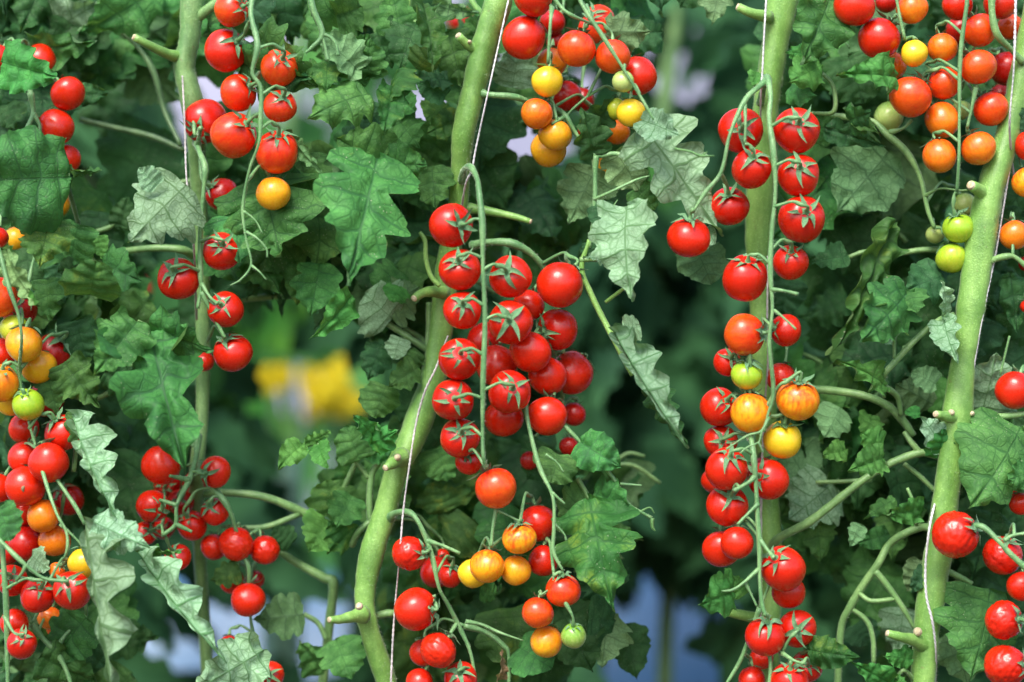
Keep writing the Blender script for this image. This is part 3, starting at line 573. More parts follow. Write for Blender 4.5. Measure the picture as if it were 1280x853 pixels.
def calyx_mesh(name, seed, m, big=1.0, lift=.5):
    rnd = random.Random(seed); V = []; F = []; n = rnd.choice((5, 5, 6, 5))
    for q in range(n):
        az = 2*pi*q/n+rnd.uniform(-.2, .2); L = big*rnd.uniform(.7, .95); wd = rnd.uniform(.17, .225)*big; lf = lift*rnd.uniform(.1, 2.6); sw = rnd.uniform(-.6, .6)
        tw = rnd.uniform(-1.6, 1.6); cx, sx = math.cos(az), math.sin(az); b = len(V); N = 9
        th = .12; zz = math.cos(.2)*.90; rr = 0.04; 
        px, pz = rr, .885
        for i in range(N):
            t = i/(N-1)
            # follow the shoulder, then lift off it
            slope = -.15-.9*t+lf*2.6*max(0, t-.25)
            if i: px += L/(N-1)*math.cos(slope); pz += L/(N-1)*math.sin(slope)
            rad_ = math.hypot(px, pz)
            if rad_ < 1.05 and px > .25: k = 1.05/rad_; px *= k; pz *= k
            w_ = wd*(1-t)**1.0*(.85+.4*t)*(1.0-.3*(1-t)**4)*(1+.15*math.sin(t*7+q))+.006
            off = sw*t*t*L
            for j, s in enumerate((-1, -.5, 0, .5, 1)):
                lx = s*w_+off; lz = (.35 if s else 0)*abs(s)*w_*1.1+math.sin(tw*t)*s*w_*.6
                V.append((px*cx-lx*sx, px*sx+lx*cx, pz+lz+.02))
        for i in range(N-1):
            for j in range(4): a = b+i*5+j; F.append((a, a+1, a+6, a+5))
    # the little disc where sepals meet
    b = len(V)
    for i, (r_, z_) in enumerate(((.17, .88), (.15, .95), (.085, 1.0))):
        for k in range(12): V.append((r_*math.cos(k*pi/6), r_*math.sin(k*pi/6), z_))
    for i in range(2):
        for k in range(12): F.append((b+i*12+k, b+i*12+(k+1) % 12, b+(i+1)*12+(k+1) % 12, b+(i+1)*12+k))
    F.append(tuple(b+24+k for k in range(12)))
    return mesh(name, V, F, m)
FRV = {}
def get_fruit(c, v, wr):
    key = (c, v, wr)
    if key not in FRV:
        base = FRV.get(('m', v, wr))
        if base is None: base = fruit_mesh('fruit', 10+v, wr); FRV[('m', v, wr)] = base
        me = base.copy(); me.materials.append(FM[c]); FRV[key] = me
    return FRV[key]
CAL = [calyx_mesh('calyx', i, M['calyx'], R.uniform(.9, 1.1), R.uniform(.15, .7)) for i in range(16)]
CALG = [calyx_mesh('calyx', 20+i, M['calyxr'], R.uniform(.8, 1.0), R.uniform(.4, .8)) for i in range(5)]
# clusters: key -> (phrase for the label, group, base depth, [x, y, r, colour, layer, (calyx dx, dy, front), flags])
T = {}
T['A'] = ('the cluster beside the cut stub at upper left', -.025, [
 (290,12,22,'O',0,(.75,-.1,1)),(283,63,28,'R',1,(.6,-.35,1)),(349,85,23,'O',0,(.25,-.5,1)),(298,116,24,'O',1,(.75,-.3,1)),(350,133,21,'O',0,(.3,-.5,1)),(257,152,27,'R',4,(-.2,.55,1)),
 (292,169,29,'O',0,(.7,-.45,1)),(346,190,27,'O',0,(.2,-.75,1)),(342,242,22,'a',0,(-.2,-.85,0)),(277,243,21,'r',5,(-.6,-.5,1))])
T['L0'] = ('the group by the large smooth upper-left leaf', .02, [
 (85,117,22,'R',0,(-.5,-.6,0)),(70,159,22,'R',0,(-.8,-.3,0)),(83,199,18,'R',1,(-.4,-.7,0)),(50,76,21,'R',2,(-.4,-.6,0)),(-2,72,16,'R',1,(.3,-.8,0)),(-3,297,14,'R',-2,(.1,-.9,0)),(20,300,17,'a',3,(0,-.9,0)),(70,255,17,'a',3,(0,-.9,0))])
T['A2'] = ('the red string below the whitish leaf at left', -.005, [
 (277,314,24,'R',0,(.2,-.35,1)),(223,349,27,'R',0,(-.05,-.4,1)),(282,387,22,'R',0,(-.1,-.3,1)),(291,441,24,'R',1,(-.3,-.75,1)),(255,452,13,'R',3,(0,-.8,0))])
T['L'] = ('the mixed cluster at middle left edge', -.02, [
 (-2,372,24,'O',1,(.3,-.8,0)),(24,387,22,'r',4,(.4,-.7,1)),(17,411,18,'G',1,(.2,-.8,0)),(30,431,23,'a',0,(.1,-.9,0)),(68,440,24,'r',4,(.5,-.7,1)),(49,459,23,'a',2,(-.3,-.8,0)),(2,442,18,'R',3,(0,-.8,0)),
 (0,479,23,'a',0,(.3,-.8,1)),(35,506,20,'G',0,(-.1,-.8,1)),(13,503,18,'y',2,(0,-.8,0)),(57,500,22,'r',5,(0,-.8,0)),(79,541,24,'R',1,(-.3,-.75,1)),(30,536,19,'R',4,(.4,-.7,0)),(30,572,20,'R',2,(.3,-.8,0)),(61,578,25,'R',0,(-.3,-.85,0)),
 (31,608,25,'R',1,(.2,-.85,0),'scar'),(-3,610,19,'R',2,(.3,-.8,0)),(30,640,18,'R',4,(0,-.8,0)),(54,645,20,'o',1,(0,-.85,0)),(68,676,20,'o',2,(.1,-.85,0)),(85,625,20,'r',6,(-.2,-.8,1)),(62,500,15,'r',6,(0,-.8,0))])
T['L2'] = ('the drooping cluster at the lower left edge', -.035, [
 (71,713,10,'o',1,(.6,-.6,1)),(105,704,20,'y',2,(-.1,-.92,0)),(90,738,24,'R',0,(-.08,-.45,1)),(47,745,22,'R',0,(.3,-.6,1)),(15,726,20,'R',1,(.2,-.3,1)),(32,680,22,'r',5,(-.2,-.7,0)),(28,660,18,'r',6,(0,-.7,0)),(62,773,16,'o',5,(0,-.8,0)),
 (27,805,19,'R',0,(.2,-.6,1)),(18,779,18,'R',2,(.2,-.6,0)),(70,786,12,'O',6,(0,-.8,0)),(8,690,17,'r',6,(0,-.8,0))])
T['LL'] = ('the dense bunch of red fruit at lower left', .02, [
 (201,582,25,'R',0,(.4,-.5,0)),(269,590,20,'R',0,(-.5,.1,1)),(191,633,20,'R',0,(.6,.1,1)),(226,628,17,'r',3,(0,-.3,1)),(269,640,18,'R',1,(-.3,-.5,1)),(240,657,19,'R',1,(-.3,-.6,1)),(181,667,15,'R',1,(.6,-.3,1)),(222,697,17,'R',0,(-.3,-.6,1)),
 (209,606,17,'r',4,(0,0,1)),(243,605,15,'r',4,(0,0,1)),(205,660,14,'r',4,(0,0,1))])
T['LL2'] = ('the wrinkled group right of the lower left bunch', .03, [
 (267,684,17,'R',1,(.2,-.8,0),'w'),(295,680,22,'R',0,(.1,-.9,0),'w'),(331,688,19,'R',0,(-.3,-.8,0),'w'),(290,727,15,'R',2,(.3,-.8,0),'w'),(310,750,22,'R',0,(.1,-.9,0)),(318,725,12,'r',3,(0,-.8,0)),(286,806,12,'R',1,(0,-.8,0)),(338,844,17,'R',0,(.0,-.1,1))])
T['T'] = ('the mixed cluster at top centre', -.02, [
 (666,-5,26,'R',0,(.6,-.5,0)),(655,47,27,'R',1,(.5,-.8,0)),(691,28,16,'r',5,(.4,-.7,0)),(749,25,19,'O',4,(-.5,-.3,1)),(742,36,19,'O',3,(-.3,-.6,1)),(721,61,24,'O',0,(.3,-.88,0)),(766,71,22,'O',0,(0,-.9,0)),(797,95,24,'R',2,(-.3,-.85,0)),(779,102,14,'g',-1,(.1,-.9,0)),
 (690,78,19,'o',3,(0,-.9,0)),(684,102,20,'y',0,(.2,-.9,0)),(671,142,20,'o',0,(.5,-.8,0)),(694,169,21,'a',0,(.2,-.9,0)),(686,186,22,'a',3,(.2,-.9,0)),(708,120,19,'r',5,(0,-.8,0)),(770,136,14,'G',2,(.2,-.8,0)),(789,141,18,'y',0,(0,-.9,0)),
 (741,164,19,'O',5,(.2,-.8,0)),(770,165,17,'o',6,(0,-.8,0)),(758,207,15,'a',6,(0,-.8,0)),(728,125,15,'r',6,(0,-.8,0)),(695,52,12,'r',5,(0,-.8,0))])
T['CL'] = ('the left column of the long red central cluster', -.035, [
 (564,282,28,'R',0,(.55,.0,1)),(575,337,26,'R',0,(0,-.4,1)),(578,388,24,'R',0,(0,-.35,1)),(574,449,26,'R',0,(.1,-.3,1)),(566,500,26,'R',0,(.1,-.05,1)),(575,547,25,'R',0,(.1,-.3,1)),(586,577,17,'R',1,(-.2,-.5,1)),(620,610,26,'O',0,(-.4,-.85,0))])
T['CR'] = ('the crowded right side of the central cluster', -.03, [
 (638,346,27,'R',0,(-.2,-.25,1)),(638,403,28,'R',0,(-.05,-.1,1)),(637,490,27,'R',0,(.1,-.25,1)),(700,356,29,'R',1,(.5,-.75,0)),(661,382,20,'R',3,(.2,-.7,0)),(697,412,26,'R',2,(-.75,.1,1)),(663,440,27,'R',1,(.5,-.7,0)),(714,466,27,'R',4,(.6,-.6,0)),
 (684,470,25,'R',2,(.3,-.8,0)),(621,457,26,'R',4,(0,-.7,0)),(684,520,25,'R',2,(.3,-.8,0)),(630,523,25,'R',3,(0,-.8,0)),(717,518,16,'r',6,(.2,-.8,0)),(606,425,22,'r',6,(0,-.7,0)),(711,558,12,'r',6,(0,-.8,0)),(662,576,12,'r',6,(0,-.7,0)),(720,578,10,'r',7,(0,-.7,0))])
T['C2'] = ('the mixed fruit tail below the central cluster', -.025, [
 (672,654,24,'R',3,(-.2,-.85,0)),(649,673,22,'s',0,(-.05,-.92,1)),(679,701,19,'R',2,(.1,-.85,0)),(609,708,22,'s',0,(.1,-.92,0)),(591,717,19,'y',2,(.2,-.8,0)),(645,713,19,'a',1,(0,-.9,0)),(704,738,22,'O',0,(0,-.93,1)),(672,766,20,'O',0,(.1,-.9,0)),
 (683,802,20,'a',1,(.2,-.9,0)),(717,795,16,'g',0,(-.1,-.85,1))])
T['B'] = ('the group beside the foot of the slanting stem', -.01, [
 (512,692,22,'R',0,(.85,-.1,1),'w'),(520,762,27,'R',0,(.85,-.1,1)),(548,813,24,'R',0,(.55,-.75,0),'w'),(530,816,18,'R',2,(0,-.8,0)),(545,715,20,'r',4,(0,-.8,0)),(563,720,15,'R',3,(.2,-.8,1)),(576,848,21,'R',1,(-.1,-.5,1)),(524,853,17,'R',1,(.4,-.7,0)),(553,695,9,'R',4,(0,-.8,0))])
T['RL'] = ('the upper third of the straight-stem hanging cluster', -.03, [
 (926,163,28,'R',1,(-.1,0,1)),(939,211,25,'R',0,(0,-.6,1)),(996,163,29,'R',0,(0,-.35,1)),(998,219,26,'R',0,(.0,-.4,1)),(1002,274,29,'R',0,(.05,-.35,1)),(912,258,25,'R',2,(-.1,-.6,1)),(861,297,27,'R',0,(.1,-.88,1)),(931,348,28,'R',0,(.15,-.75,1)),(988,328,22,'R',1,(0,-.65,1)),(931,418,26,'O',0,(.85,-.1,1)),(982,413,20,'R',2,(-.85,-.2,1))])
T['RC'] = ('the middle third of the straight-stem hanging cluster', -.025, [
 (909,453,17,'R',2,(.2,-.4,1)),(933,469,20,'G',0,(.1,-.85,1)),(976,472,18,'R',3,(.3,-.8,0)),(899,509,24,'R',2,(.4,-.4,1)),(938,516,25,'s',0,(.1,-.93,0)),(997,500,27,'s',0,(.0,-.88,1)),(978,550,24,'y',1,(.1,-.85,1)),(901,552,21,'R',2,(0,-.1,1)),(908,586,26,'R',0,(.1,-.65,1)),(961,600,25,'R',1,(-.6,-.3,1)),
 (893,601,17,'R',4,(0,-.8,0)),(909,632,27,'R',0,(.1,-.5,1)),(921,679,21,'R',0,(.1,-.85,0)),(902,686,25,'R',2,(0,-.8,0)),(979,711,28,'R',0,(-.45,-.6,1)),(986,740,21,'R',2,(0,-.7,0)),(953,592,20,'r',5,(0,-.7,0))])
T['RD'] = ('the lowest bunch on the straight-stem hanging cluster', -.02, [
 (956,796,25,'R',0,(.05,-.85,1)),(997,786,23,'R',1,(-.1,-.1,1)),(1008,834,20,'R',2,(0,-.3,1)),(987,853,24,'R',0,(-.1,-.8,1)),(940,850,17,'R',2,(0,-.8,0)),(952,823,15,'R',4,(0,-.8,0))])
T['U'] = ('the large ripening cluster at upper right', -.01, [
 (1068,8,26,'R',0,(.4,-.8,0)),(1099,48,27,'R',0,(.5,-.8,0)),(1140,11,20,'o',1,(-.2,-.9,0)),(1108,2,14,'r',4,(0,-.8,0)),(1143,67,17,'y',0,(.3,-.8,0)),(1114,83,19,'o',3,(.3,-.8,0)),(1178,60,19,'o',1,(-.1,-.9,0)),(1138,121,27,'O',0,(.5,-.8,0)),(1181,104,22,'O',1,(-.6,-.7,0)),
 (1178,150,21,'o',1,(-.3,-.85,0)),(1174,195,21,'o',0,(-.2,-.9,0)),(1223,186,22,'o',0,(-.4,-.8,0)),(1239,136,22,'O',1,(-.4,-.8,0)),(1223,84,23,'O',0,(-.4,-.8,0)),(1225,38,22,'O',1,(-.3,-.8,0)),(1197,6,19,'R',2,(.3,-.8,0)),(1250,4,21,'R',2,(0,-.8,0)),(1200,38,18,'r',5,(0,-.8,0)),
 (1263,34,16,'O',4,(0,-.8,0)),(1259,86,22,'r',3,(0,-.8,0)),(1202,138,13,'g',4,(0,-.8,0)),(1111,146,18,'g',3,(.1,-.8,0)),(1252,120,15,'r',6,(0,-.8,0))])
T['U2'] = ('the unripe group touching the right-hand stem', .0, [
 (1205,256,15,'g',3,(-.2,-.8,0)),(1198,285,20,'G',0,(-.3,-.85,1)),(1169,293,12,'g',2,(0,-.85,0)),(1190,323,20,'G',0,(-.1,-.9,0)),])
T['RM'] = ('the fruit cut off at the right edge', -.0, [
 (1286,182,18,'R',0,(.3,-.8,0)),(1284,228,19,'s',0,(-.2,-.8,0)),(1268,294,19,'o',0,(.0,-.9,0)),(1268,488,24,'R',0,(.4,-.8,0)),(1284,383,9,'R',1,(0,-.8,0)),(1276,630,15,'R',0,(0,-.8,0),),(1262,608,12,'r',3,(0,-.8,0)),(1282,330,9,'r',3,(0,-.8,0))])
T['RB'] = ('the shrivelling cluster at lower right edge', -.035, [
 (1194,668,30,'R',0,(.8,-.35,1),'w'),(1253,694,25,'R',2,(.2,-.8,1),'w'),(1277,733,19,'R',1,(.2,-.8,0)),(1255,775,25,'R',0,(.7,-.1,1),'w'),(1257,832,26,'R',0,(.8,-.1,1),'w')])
TKEY = {'CL': 'C', 'CR': 'C', 'RL': 'Rm', 'RC': 'R2', 'RD': 'R2', 'LL2': 'LL'}
ORD = ['topmost', 'second highest', 'third highest', 'fourth highest', 'fifth highest', 'sixth highest', 'seventh highest', 'eighth highest', 'ninth highest', 'tenth highest', 'eleventh highest', 'twelfth highest', 'thirteenth highest', 'fourteenth highest', 'fifteenth highest', 'sixteenth highest']
placed = []      # every fruit so far: px x, y, r, depth
allf = []
for key, (phrase, d0, lst) in T.items():
    for f in lst:
        allf.append((f[4], key, phrase, d0, f))
order = sorted(allf, key=lambda q: q[3]+.012*q[0])
depth = {}
for lay, key, phrase, d0, f in order:
    x, y, r = f[:3]; d = d0+.011*lay
    for it in range(3):
        for (x2, y2, r2, d2) in placed:
            s = PXM(0)*.97; dd = math.hypot(x-x2, y-y2)*s; rs = (r+r2)*s
            if dd < rs:
                need = math.sqrt(rs*rs-dd*dd)
                if abs(d-d2) < need: d = d2+need
    placed.append((x, y, r, d)); depth[(key, x, y)] = d
DR = random.Random(11)
vi = 0
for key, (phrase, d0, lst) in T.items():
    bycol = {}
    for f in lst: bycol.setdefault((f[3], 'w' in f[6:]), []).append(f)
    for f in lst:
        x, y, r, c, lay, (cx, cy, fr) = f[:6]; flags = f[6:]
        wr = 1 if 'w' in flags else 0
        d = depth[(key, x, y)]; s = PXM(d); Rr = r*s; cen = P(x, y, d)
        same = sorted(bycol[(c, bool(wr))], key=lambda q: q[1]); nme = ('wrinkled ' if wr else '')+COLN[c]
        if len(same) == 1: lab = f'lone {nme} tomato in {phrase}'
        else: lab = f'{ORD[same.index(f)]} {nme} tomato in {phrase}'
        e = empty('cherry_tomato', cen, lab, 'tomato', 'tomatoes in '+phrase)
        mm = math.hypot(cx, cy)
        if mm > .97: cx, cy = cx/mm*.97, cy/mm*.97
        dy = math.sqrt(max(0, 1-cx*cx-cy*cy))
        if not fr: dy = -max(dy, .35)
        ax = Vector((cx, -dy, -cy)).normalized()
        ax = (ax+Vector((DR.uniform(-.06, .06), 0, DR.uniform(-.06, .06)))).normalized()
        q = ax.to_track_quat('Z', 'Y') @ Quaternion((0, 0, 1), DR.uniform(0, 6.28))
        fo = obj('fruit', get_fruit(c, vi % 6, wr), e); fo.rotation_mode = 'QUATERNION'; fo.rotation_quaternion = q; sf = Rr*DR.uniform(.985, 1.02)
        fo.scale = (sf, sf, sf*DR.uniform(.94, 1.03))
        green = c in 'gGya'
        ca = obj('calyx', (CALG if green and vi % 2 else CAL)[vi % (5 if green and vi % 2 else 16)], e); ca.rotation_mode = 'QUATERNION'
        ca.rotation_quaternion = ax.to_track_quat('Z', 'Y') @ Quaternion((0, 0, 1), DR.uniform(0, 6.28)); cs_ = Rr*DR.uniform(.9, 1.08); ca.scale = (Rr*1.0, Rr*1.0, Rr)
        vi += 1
        # pedicel to the nearest truss stalk
        st = cen+ax*Rr*.93; best = None
        for path in TR.get(TKEY.get(key, key), []):
            for p in path:
                l = (p-st).length+.004*max(0, st.z-p.z)*0
                if best is None or l < best[0]: best = (l, p)
        if best is None or best[0] > .055:
            tgt = st+ax*.008+Vector((DR.uniform(-.006, .006), .018, .022))
        else: tgt = best[1]
        L_ = (tgt-st).length; m1 = st+ax*min(L_*.35, .008); m2 = m1.lerp(tgt, .5)+Vector((0, 0, .12*L_))+ax*.1*L_
        pr = .00105*(.75+.25*r/25)
        k0 = m1.lerp(m2, .55)
        V, F, _, _ = tube([st-cen, m1-cen, k0-cen, m2-cen, tgt-cen], [pr*1.5, pr*.85, pr*1.5, pr*.9, pr*1.15], 8, 4)
        obj('stalk', mesh('stalk', V, F, M['truss']), e)
        if 'scar' in flags:
            b = Vector((.15, -.88, .42))*Rr; V, F, _, _ = tube([Vector((.13, -.93, -.22))*Rr, Vector((.1, -.98, -.05))*Rr, Vector((.18, -.93, .1))*Rr], [Rr*.05, Rr*.11, Rr*.05], 8, 3)
            obj('scar', mesh('scar', V, F, M['dry']), e)

# ------------------------------------------------------------------ hero leaves
# plant, base x, y, tip x, y, width px, shape, material, side(t/u), depth base, depth tip, roll, bend, fold
SH = {'L': dict(lobes=3, depth=.52, teeth=.07), 'M': dict(lobes=3, depth=.27, teeth=.07), 'O': dict(lobes=4, depth=.07, teeth=.04, shape=.42, tipp=1.0), 'D': dict(lobes=3, depth=.85, teeth=.10), 'S': dict(lobes=4, depth=.22, teeth=.09), 'H': dict(lobes=4, depth=.40, teeth=.08)}
LEAVES = [
 (0, 2,78, 72,96, 56,'O','b','t', -.01,-.03, 10,.5,.1), (0, 84,222,-30,226, 118,'O','t','t', -.03,-.05, 0,.7,.1), (0, 36,62,122,50, 48,'M','t','t', .05,.03, 20,.5,.1),
 (0, 62,40,122,4, 52,'O','u','u', .07,.06, 10,.3,.1), (0, 140,-5,222,62, 75,'M','d','u', .09,.10, 10,.3,.1), (0, 95,120,136,116, 26,'O','d','t', .04,.03, 10,.3,.1),
 (0, 25,140,-25,60, 60,'M','d','t', .05,.05, 10,.3,.1),(0, 10,130,18,160, 40,'O','d','t', .03,.02, 10,.3,.1),
 (1, 232,232,160,304, 92,'M','u','u', -.03,-.045, 8,.5,.15), (1, 196,232,173,210, 26,'O','u','u', -.035,-.04, 10,.6,.2), (0, 150,286,160,246, 28,'O','d','t', .05,.05, 0,.3,.1),
 (0, 82,208,127,212, 14,'O','y','t', -.0,-.01, 55,.5,.3),
 (0, 62,272,48,336, 62,'S','y','t', -.02,-.035, -8,.7,.1), (0, 98,280,88,332, 52,'O','t','t', .0,.01, 10,.5,.1), (0, 128,294,128,324, 20,'O','b','t', -.0,-.0, 10,.5,.2),
 (0, 112,368,120,326, 68,'O','y','t', -.03,-.045, 10,.6,.1), (0, 128,328,178,352, 50,'M','t','t', -.0,-.01, 10,.6,.1), (0, 100,336,72,340, 30,'O','d','t', .01,.0, 10,.5,.1),
 (0, 8,312,48,378, 34,'S','b','u', -.035,-.045, 30,.6,.3), (0, 60,350,66,400, 44,'M','t','t', -.0,.0, 20,.6,.2), (0, 70,330,82,380, 34,'O','d','t', .03,.03, 10,.3,.1),
 (1, 172,402,116,472, 64,'S','t','t', -.03,-.05, -10,.7,.1), (1, 186,410,232,594, 92,'L','t','t', -.02,-.055, -6,.5,.12), (1, 190,408,268,438, 62,'M','t','t', -.015,-.03, 20,.6,.1),
 (0, 80,452,124,508, 50,'S','t','t', -.0,-.0, 10,.5,.1), (1, 130,465,182,486, 40,'O','d','t', .02,.02, 10,.4,.1), (0, 95,400,110,452, 44,'O','d','t', .02,.02, 10,.3,.1),
 (0, 60,470,72,520, 34,'M','t','t', .0,.0, 10,.4,.1), (0, 95,515,100,560, 26,'M','t','t', -.02,-.02, 30,.5,.2),
 (0, 90,518,148,650, 50,'H','u','u', -.03,-.05, 10,.5,.2,(.35,1.3)), (0, 106,650,140,868, 66,'D','u','u', -.05,-.07, 0,.4,.1,(.22,1.35)), (0, 116,652,190,686, 44,'S','u','u', -.052,-.06, 0,.6,.2),
 (0, 172,690,284,830, 46,'H','u','u', -.03,-.05, 0,.6,.2,(.2,1.35)), (0, 165,682,226,688, 22,'S','b','t', -.02,-.02, 30,.6,.2), (1, 330,812,236,866, 62,'S','u','u', -.01,-.03, 0,.5,.1),
 (0, 108,772,70,824, 58,'M','t','t', -.0,.01, 10,.5,.1), (0, 50,820,120,850, 60,'M','t','t', .0,.02, 10,.5,.1), (0, 0,632,14,676, 44,'O','t','t', -.05,-.055, 10,.5,.1), (0, 40,695,62,712, 30,'O','u','u', -.02,-.03, 10,.5,.1),
 (0, 130,830,90,800, 40,'M','d','t', .03,.02, 10,.5,.1),
 # upper middle
 (2, 300,78,392,95, 62,'M','t','t', -.01,-.02, 40,.7,.2), (1, 322,48,400,110, 70,'S','t','t', -.0,-.02, 20,.6,.2), (1, 300,22,345,-12, 44,'M','d','t', .02,.02, 10,.4,.1),
 (1, 316,232,380,216, 64,'M','t','t', .0,.0, 10,.4,.1), (1, 330,222,352,322, 118,'L','t','t', .0,-.02, 6,.5,.1), (1, 292,262,300,330, 66,'M','t','t', .0,-.01, -10,.5,.1), (1, 360,165,404,218, 18,'O','b','u', -.02,-.03, 40,.5,.2),
 (1, 375,200,400,262, 60,'M','t','t', .01,.0, 10,.5,.1),
 (2, 472,196,432,358, 108,'L','t','t', -.02,-.06, -4,.55,.12), (2, 478,205,420,172, 70,'M','t','t', -.018,-.03, 0,.6,.1), (2, 478,202,534,206, 48,'O','t','t', -.015,-.02, 25,.6,.1),
 (2, 462,118,384,150, 62,'M','t','t', -.02,-.04, 10,.6,.1), (2, 446,88,400,52, 48,'O','t','u', -.015,-.02, 20,.8,.3), (2, 440,100,455,46, 44,'O','y','t', -.0,-.0, 20,.7,.2), (2, 462,96,464,46, 40,'S','t','t', .0,-.01, -30,.7,.2),
 (2, 410,78,408,116, 48,'M','y','t', -.01,-.03, 0,.7,.1), (2, 390,20,440,-6, 56,'M','t','t', .0,.0, 20,.7,.2), (2, 420,20,452,8, 50,'S','t','t', -.0,-.0, 40,.5,.2),
 (2, 500,45,490,-10, 50,'M','t','t', .01,.01, 10,.5,.1), (2, 472,40,490,86, 40,'M','d','t', .02,.02, 10,.5,.1), (2, 520,30,500,88, 60,'M','d','t', .01,.0, 10,.5,.1),
 (2, 528,6,540,92, 40,'H','y','t', -.02,-.04, -30,.6,.3), (2, 520,86,545,60, 40,'O','y','t', -.02,-.03, 20,.6,.2), (2, 560,40,580,110, 60,'M','t','t', .02,.02, 10,.5,.1), (2, 575,95,572,132, 50,'M','t','t', .03,.02, 10,.5,.1),
 (2, 502,84,488,128, 50,'S','y','t', -.02,-.03, 40,.5,.2), (2, 492,110,478,172, 40,'S','y','t', -.02,-.045, -20,.6,.2), (2, 560,104,515,98, 36,'S','d','t', .0,-.01, 40,.7,.2), (2, 556,122,520,104, 30,'O','d','t', .0,.0, 20,.7,.2),
 (2, 496,120,520,140, 30,'O','t','t', .02,.01, 0,.5,.1), (2, 558,130,532,150, 40,'O','y','t', .02,.01, 0,.5,.1), (2, 575,152,532,168, 34,'O','y','t', .02,.0, 0,.5,.1), (2, 498,150,525,186, 44,'M','t','t', .02,.01, 0,.5,.1),
 (2, 455,150,452,190, 44,'O','d','t', .02,.01, 0,.5,.1), (2, 480,130,466,184, 40,'M','d','t', .03,.02, 0,.5,.1), (2, 545,5,600,16, 26,'M','d','u', .02,.0, 30,.9,.3),
 (2, 540,208,545,262, 54,'M','t','t', .01,.0, 10,.5,.1), (2, 590,58,605,22, 40,'O','t','t', .03,.03, 10,.5,.1), (2, 600,30,600,100, 40,'O','u','u', .03,.03, 10,.4,.1),
 (2, 438,370,386,424, 34,'M','b','t', -.01,-.03, -20,.6,.2), (2, 400,330,388,396, 52,'M','t','t', .02,.01, 0,.5,.1), (2, 370,330,372,382, 28,'O','y','t', .03,.02, 0,.5,.1), (2, 490,398,455,366, 70,'M','u','u', .02,.02, 0,.6,.1), (2, 480,385,525,358, 56,'M','d','u', .02,.02, 0,.6,.1),
 (2, 500,340,470,366, 60,'M','t','t', .03,.02, 0,.5,.1), (2, 500,358,490,378, 30,'O','b','t', .01,.0, 0,.5,.1), (2, 500,422,492,450, 28,'O','u','u', .02,.02, 0,.4,.1), (2, 522,460,484,484, 34,'M','t','t', .02,.01, 0,.5,.1), (2, 525,440,510,458, 24,'O','t','t', .02,.02, 0,.4,.1),
 (2, 476,430,460,476, 40,'M','d','t', .03,.03, 0,.4,.1), (2, 482,482,468,522, 46,'O','t','t', .02,.02, 0,.4,.1), (2, 520,490,500,530, 40,'M','d','t', .05,.05, 0,.4,.1),
 (2, 470,548,440,518, 26,'M','b','t', -.0,-.02, 10,.5,.1), (2, 464,556,500,536, 32,'M','b','t', -.0,-.02, 10,.5,.1), (2, 378,556,347,588, 26,'O','b','t', .0,-.02, 10,.5,.1), (2, 400,556,408,586, 28,'O','b','t', .0,-.02, 10,.5,.1), (2, 382,554,412,538, 16,'O','b','t', .0,-.0, 30,.5,.1),
 (2, 450,575,432,532, 44,'O','t','t', .02,.02, 0,.4,.1), (2, 460,560,490,570, 30,'O','t','t', .02,.02, 0,.4,.1), (2, 440,620,420,660, 40,'M','t','t', .03,.02, 0,.5,.1), (2, 420,640,408,600, 60,'M','y','t', .04,.04, 0,.5,.1), (2, 440,680,410,650, 50,'S','y','t', .04,.03, 0,.5,.1),
 (2, 410,650,385,690, 50,'S','b','t', .04,.03, 0,.5,.1), (1, 365,680,340,660, 30,'O','d','t', .05,.05, 0,.4,.1), (1, 380,768,315,775, 50,'M','d','u', .05,.05, 0,.4,.1), (1, 300,712,262,726, 30,'M','y','t', .03,.03, 0,.6,.1),
 (1, 405,840,375,800, 44,'M','t','t', .06,.05, 0,.5,.1), (1, 420,800,440,850, 56,'M','t','t', .05,.04, 0,.5,.1),
 # under and beside the central cluster
 (2, 745,210,710,282, 60,'M','t','u', .02,.02, 0,.4,.1), (2, 742,196,726,134, 40,'M','d','t', -.01,-.02, 20,.6,.2), (2, 735,162,770,118, 40,'M','d','t', .0,-.0, 30,.6,.2), (2, 752,40,815,40, 52,'M','t','u', .01,-.0, 0,.5,.1), (2, 675,60,680,118, 60,'M','t','u', .03,.03, 0,.4,.1), (2, 640,110,650,60, 50,'M','u','u', .03,.03, 0,.4,.1),
 (2, 790,45,830,40, 36,'O','d','t', .04,.04, 0,.4,.1), (2, 755,250,750,290, 28,'O','d','t', -.01,-.02, 0,.4,.1), (2, 792,236,820,262, 34,'O','t','t', .0,.0, 0,.4,.1), (2, 770,190,800,240, 50,'M','t','u', .0,.0, 0,.4,.1),
 (2, 800,155,903,296, 82,'L','u','u', -.015,-.012, -8,.4,.1), (2, 806,152,850,170, 40,'M','u','u', -.03,-.05, 0,.5,.1), (2, 784,256,790,378, 76,'S','u','u', -.03,-.05, 20,.6,.2), (2, 762,326,728,322, 14,'O','u','u', -.025,-.02, 50,.5,.2), (2, 738,318,738,302, 22,'O','d','t', -.01,-.01, 0,.4,.1),
 (2, 768,416,858,560, 50,'H','u','u', -.03,-.06, 8,.5,.2,(.25,1.25)), (2, 782,412,800,408, 34,'O','u','u', -.03,-.035, 0,.6,.1), (2, 768,430,795,402, 30,'M','d','t', -.01,-.01, 0,.5,.1), (2, 808,470,862,560, 34,'H','d','t', -.01,-.03, 10,.5,.2), (3, 895,290,840,312, 24,'O','u','u', -.01,.0, 30,.5,.2),
 (3, 870,310,890,356, 54,'O','t','u', .02,.01, 0,.5,.1),
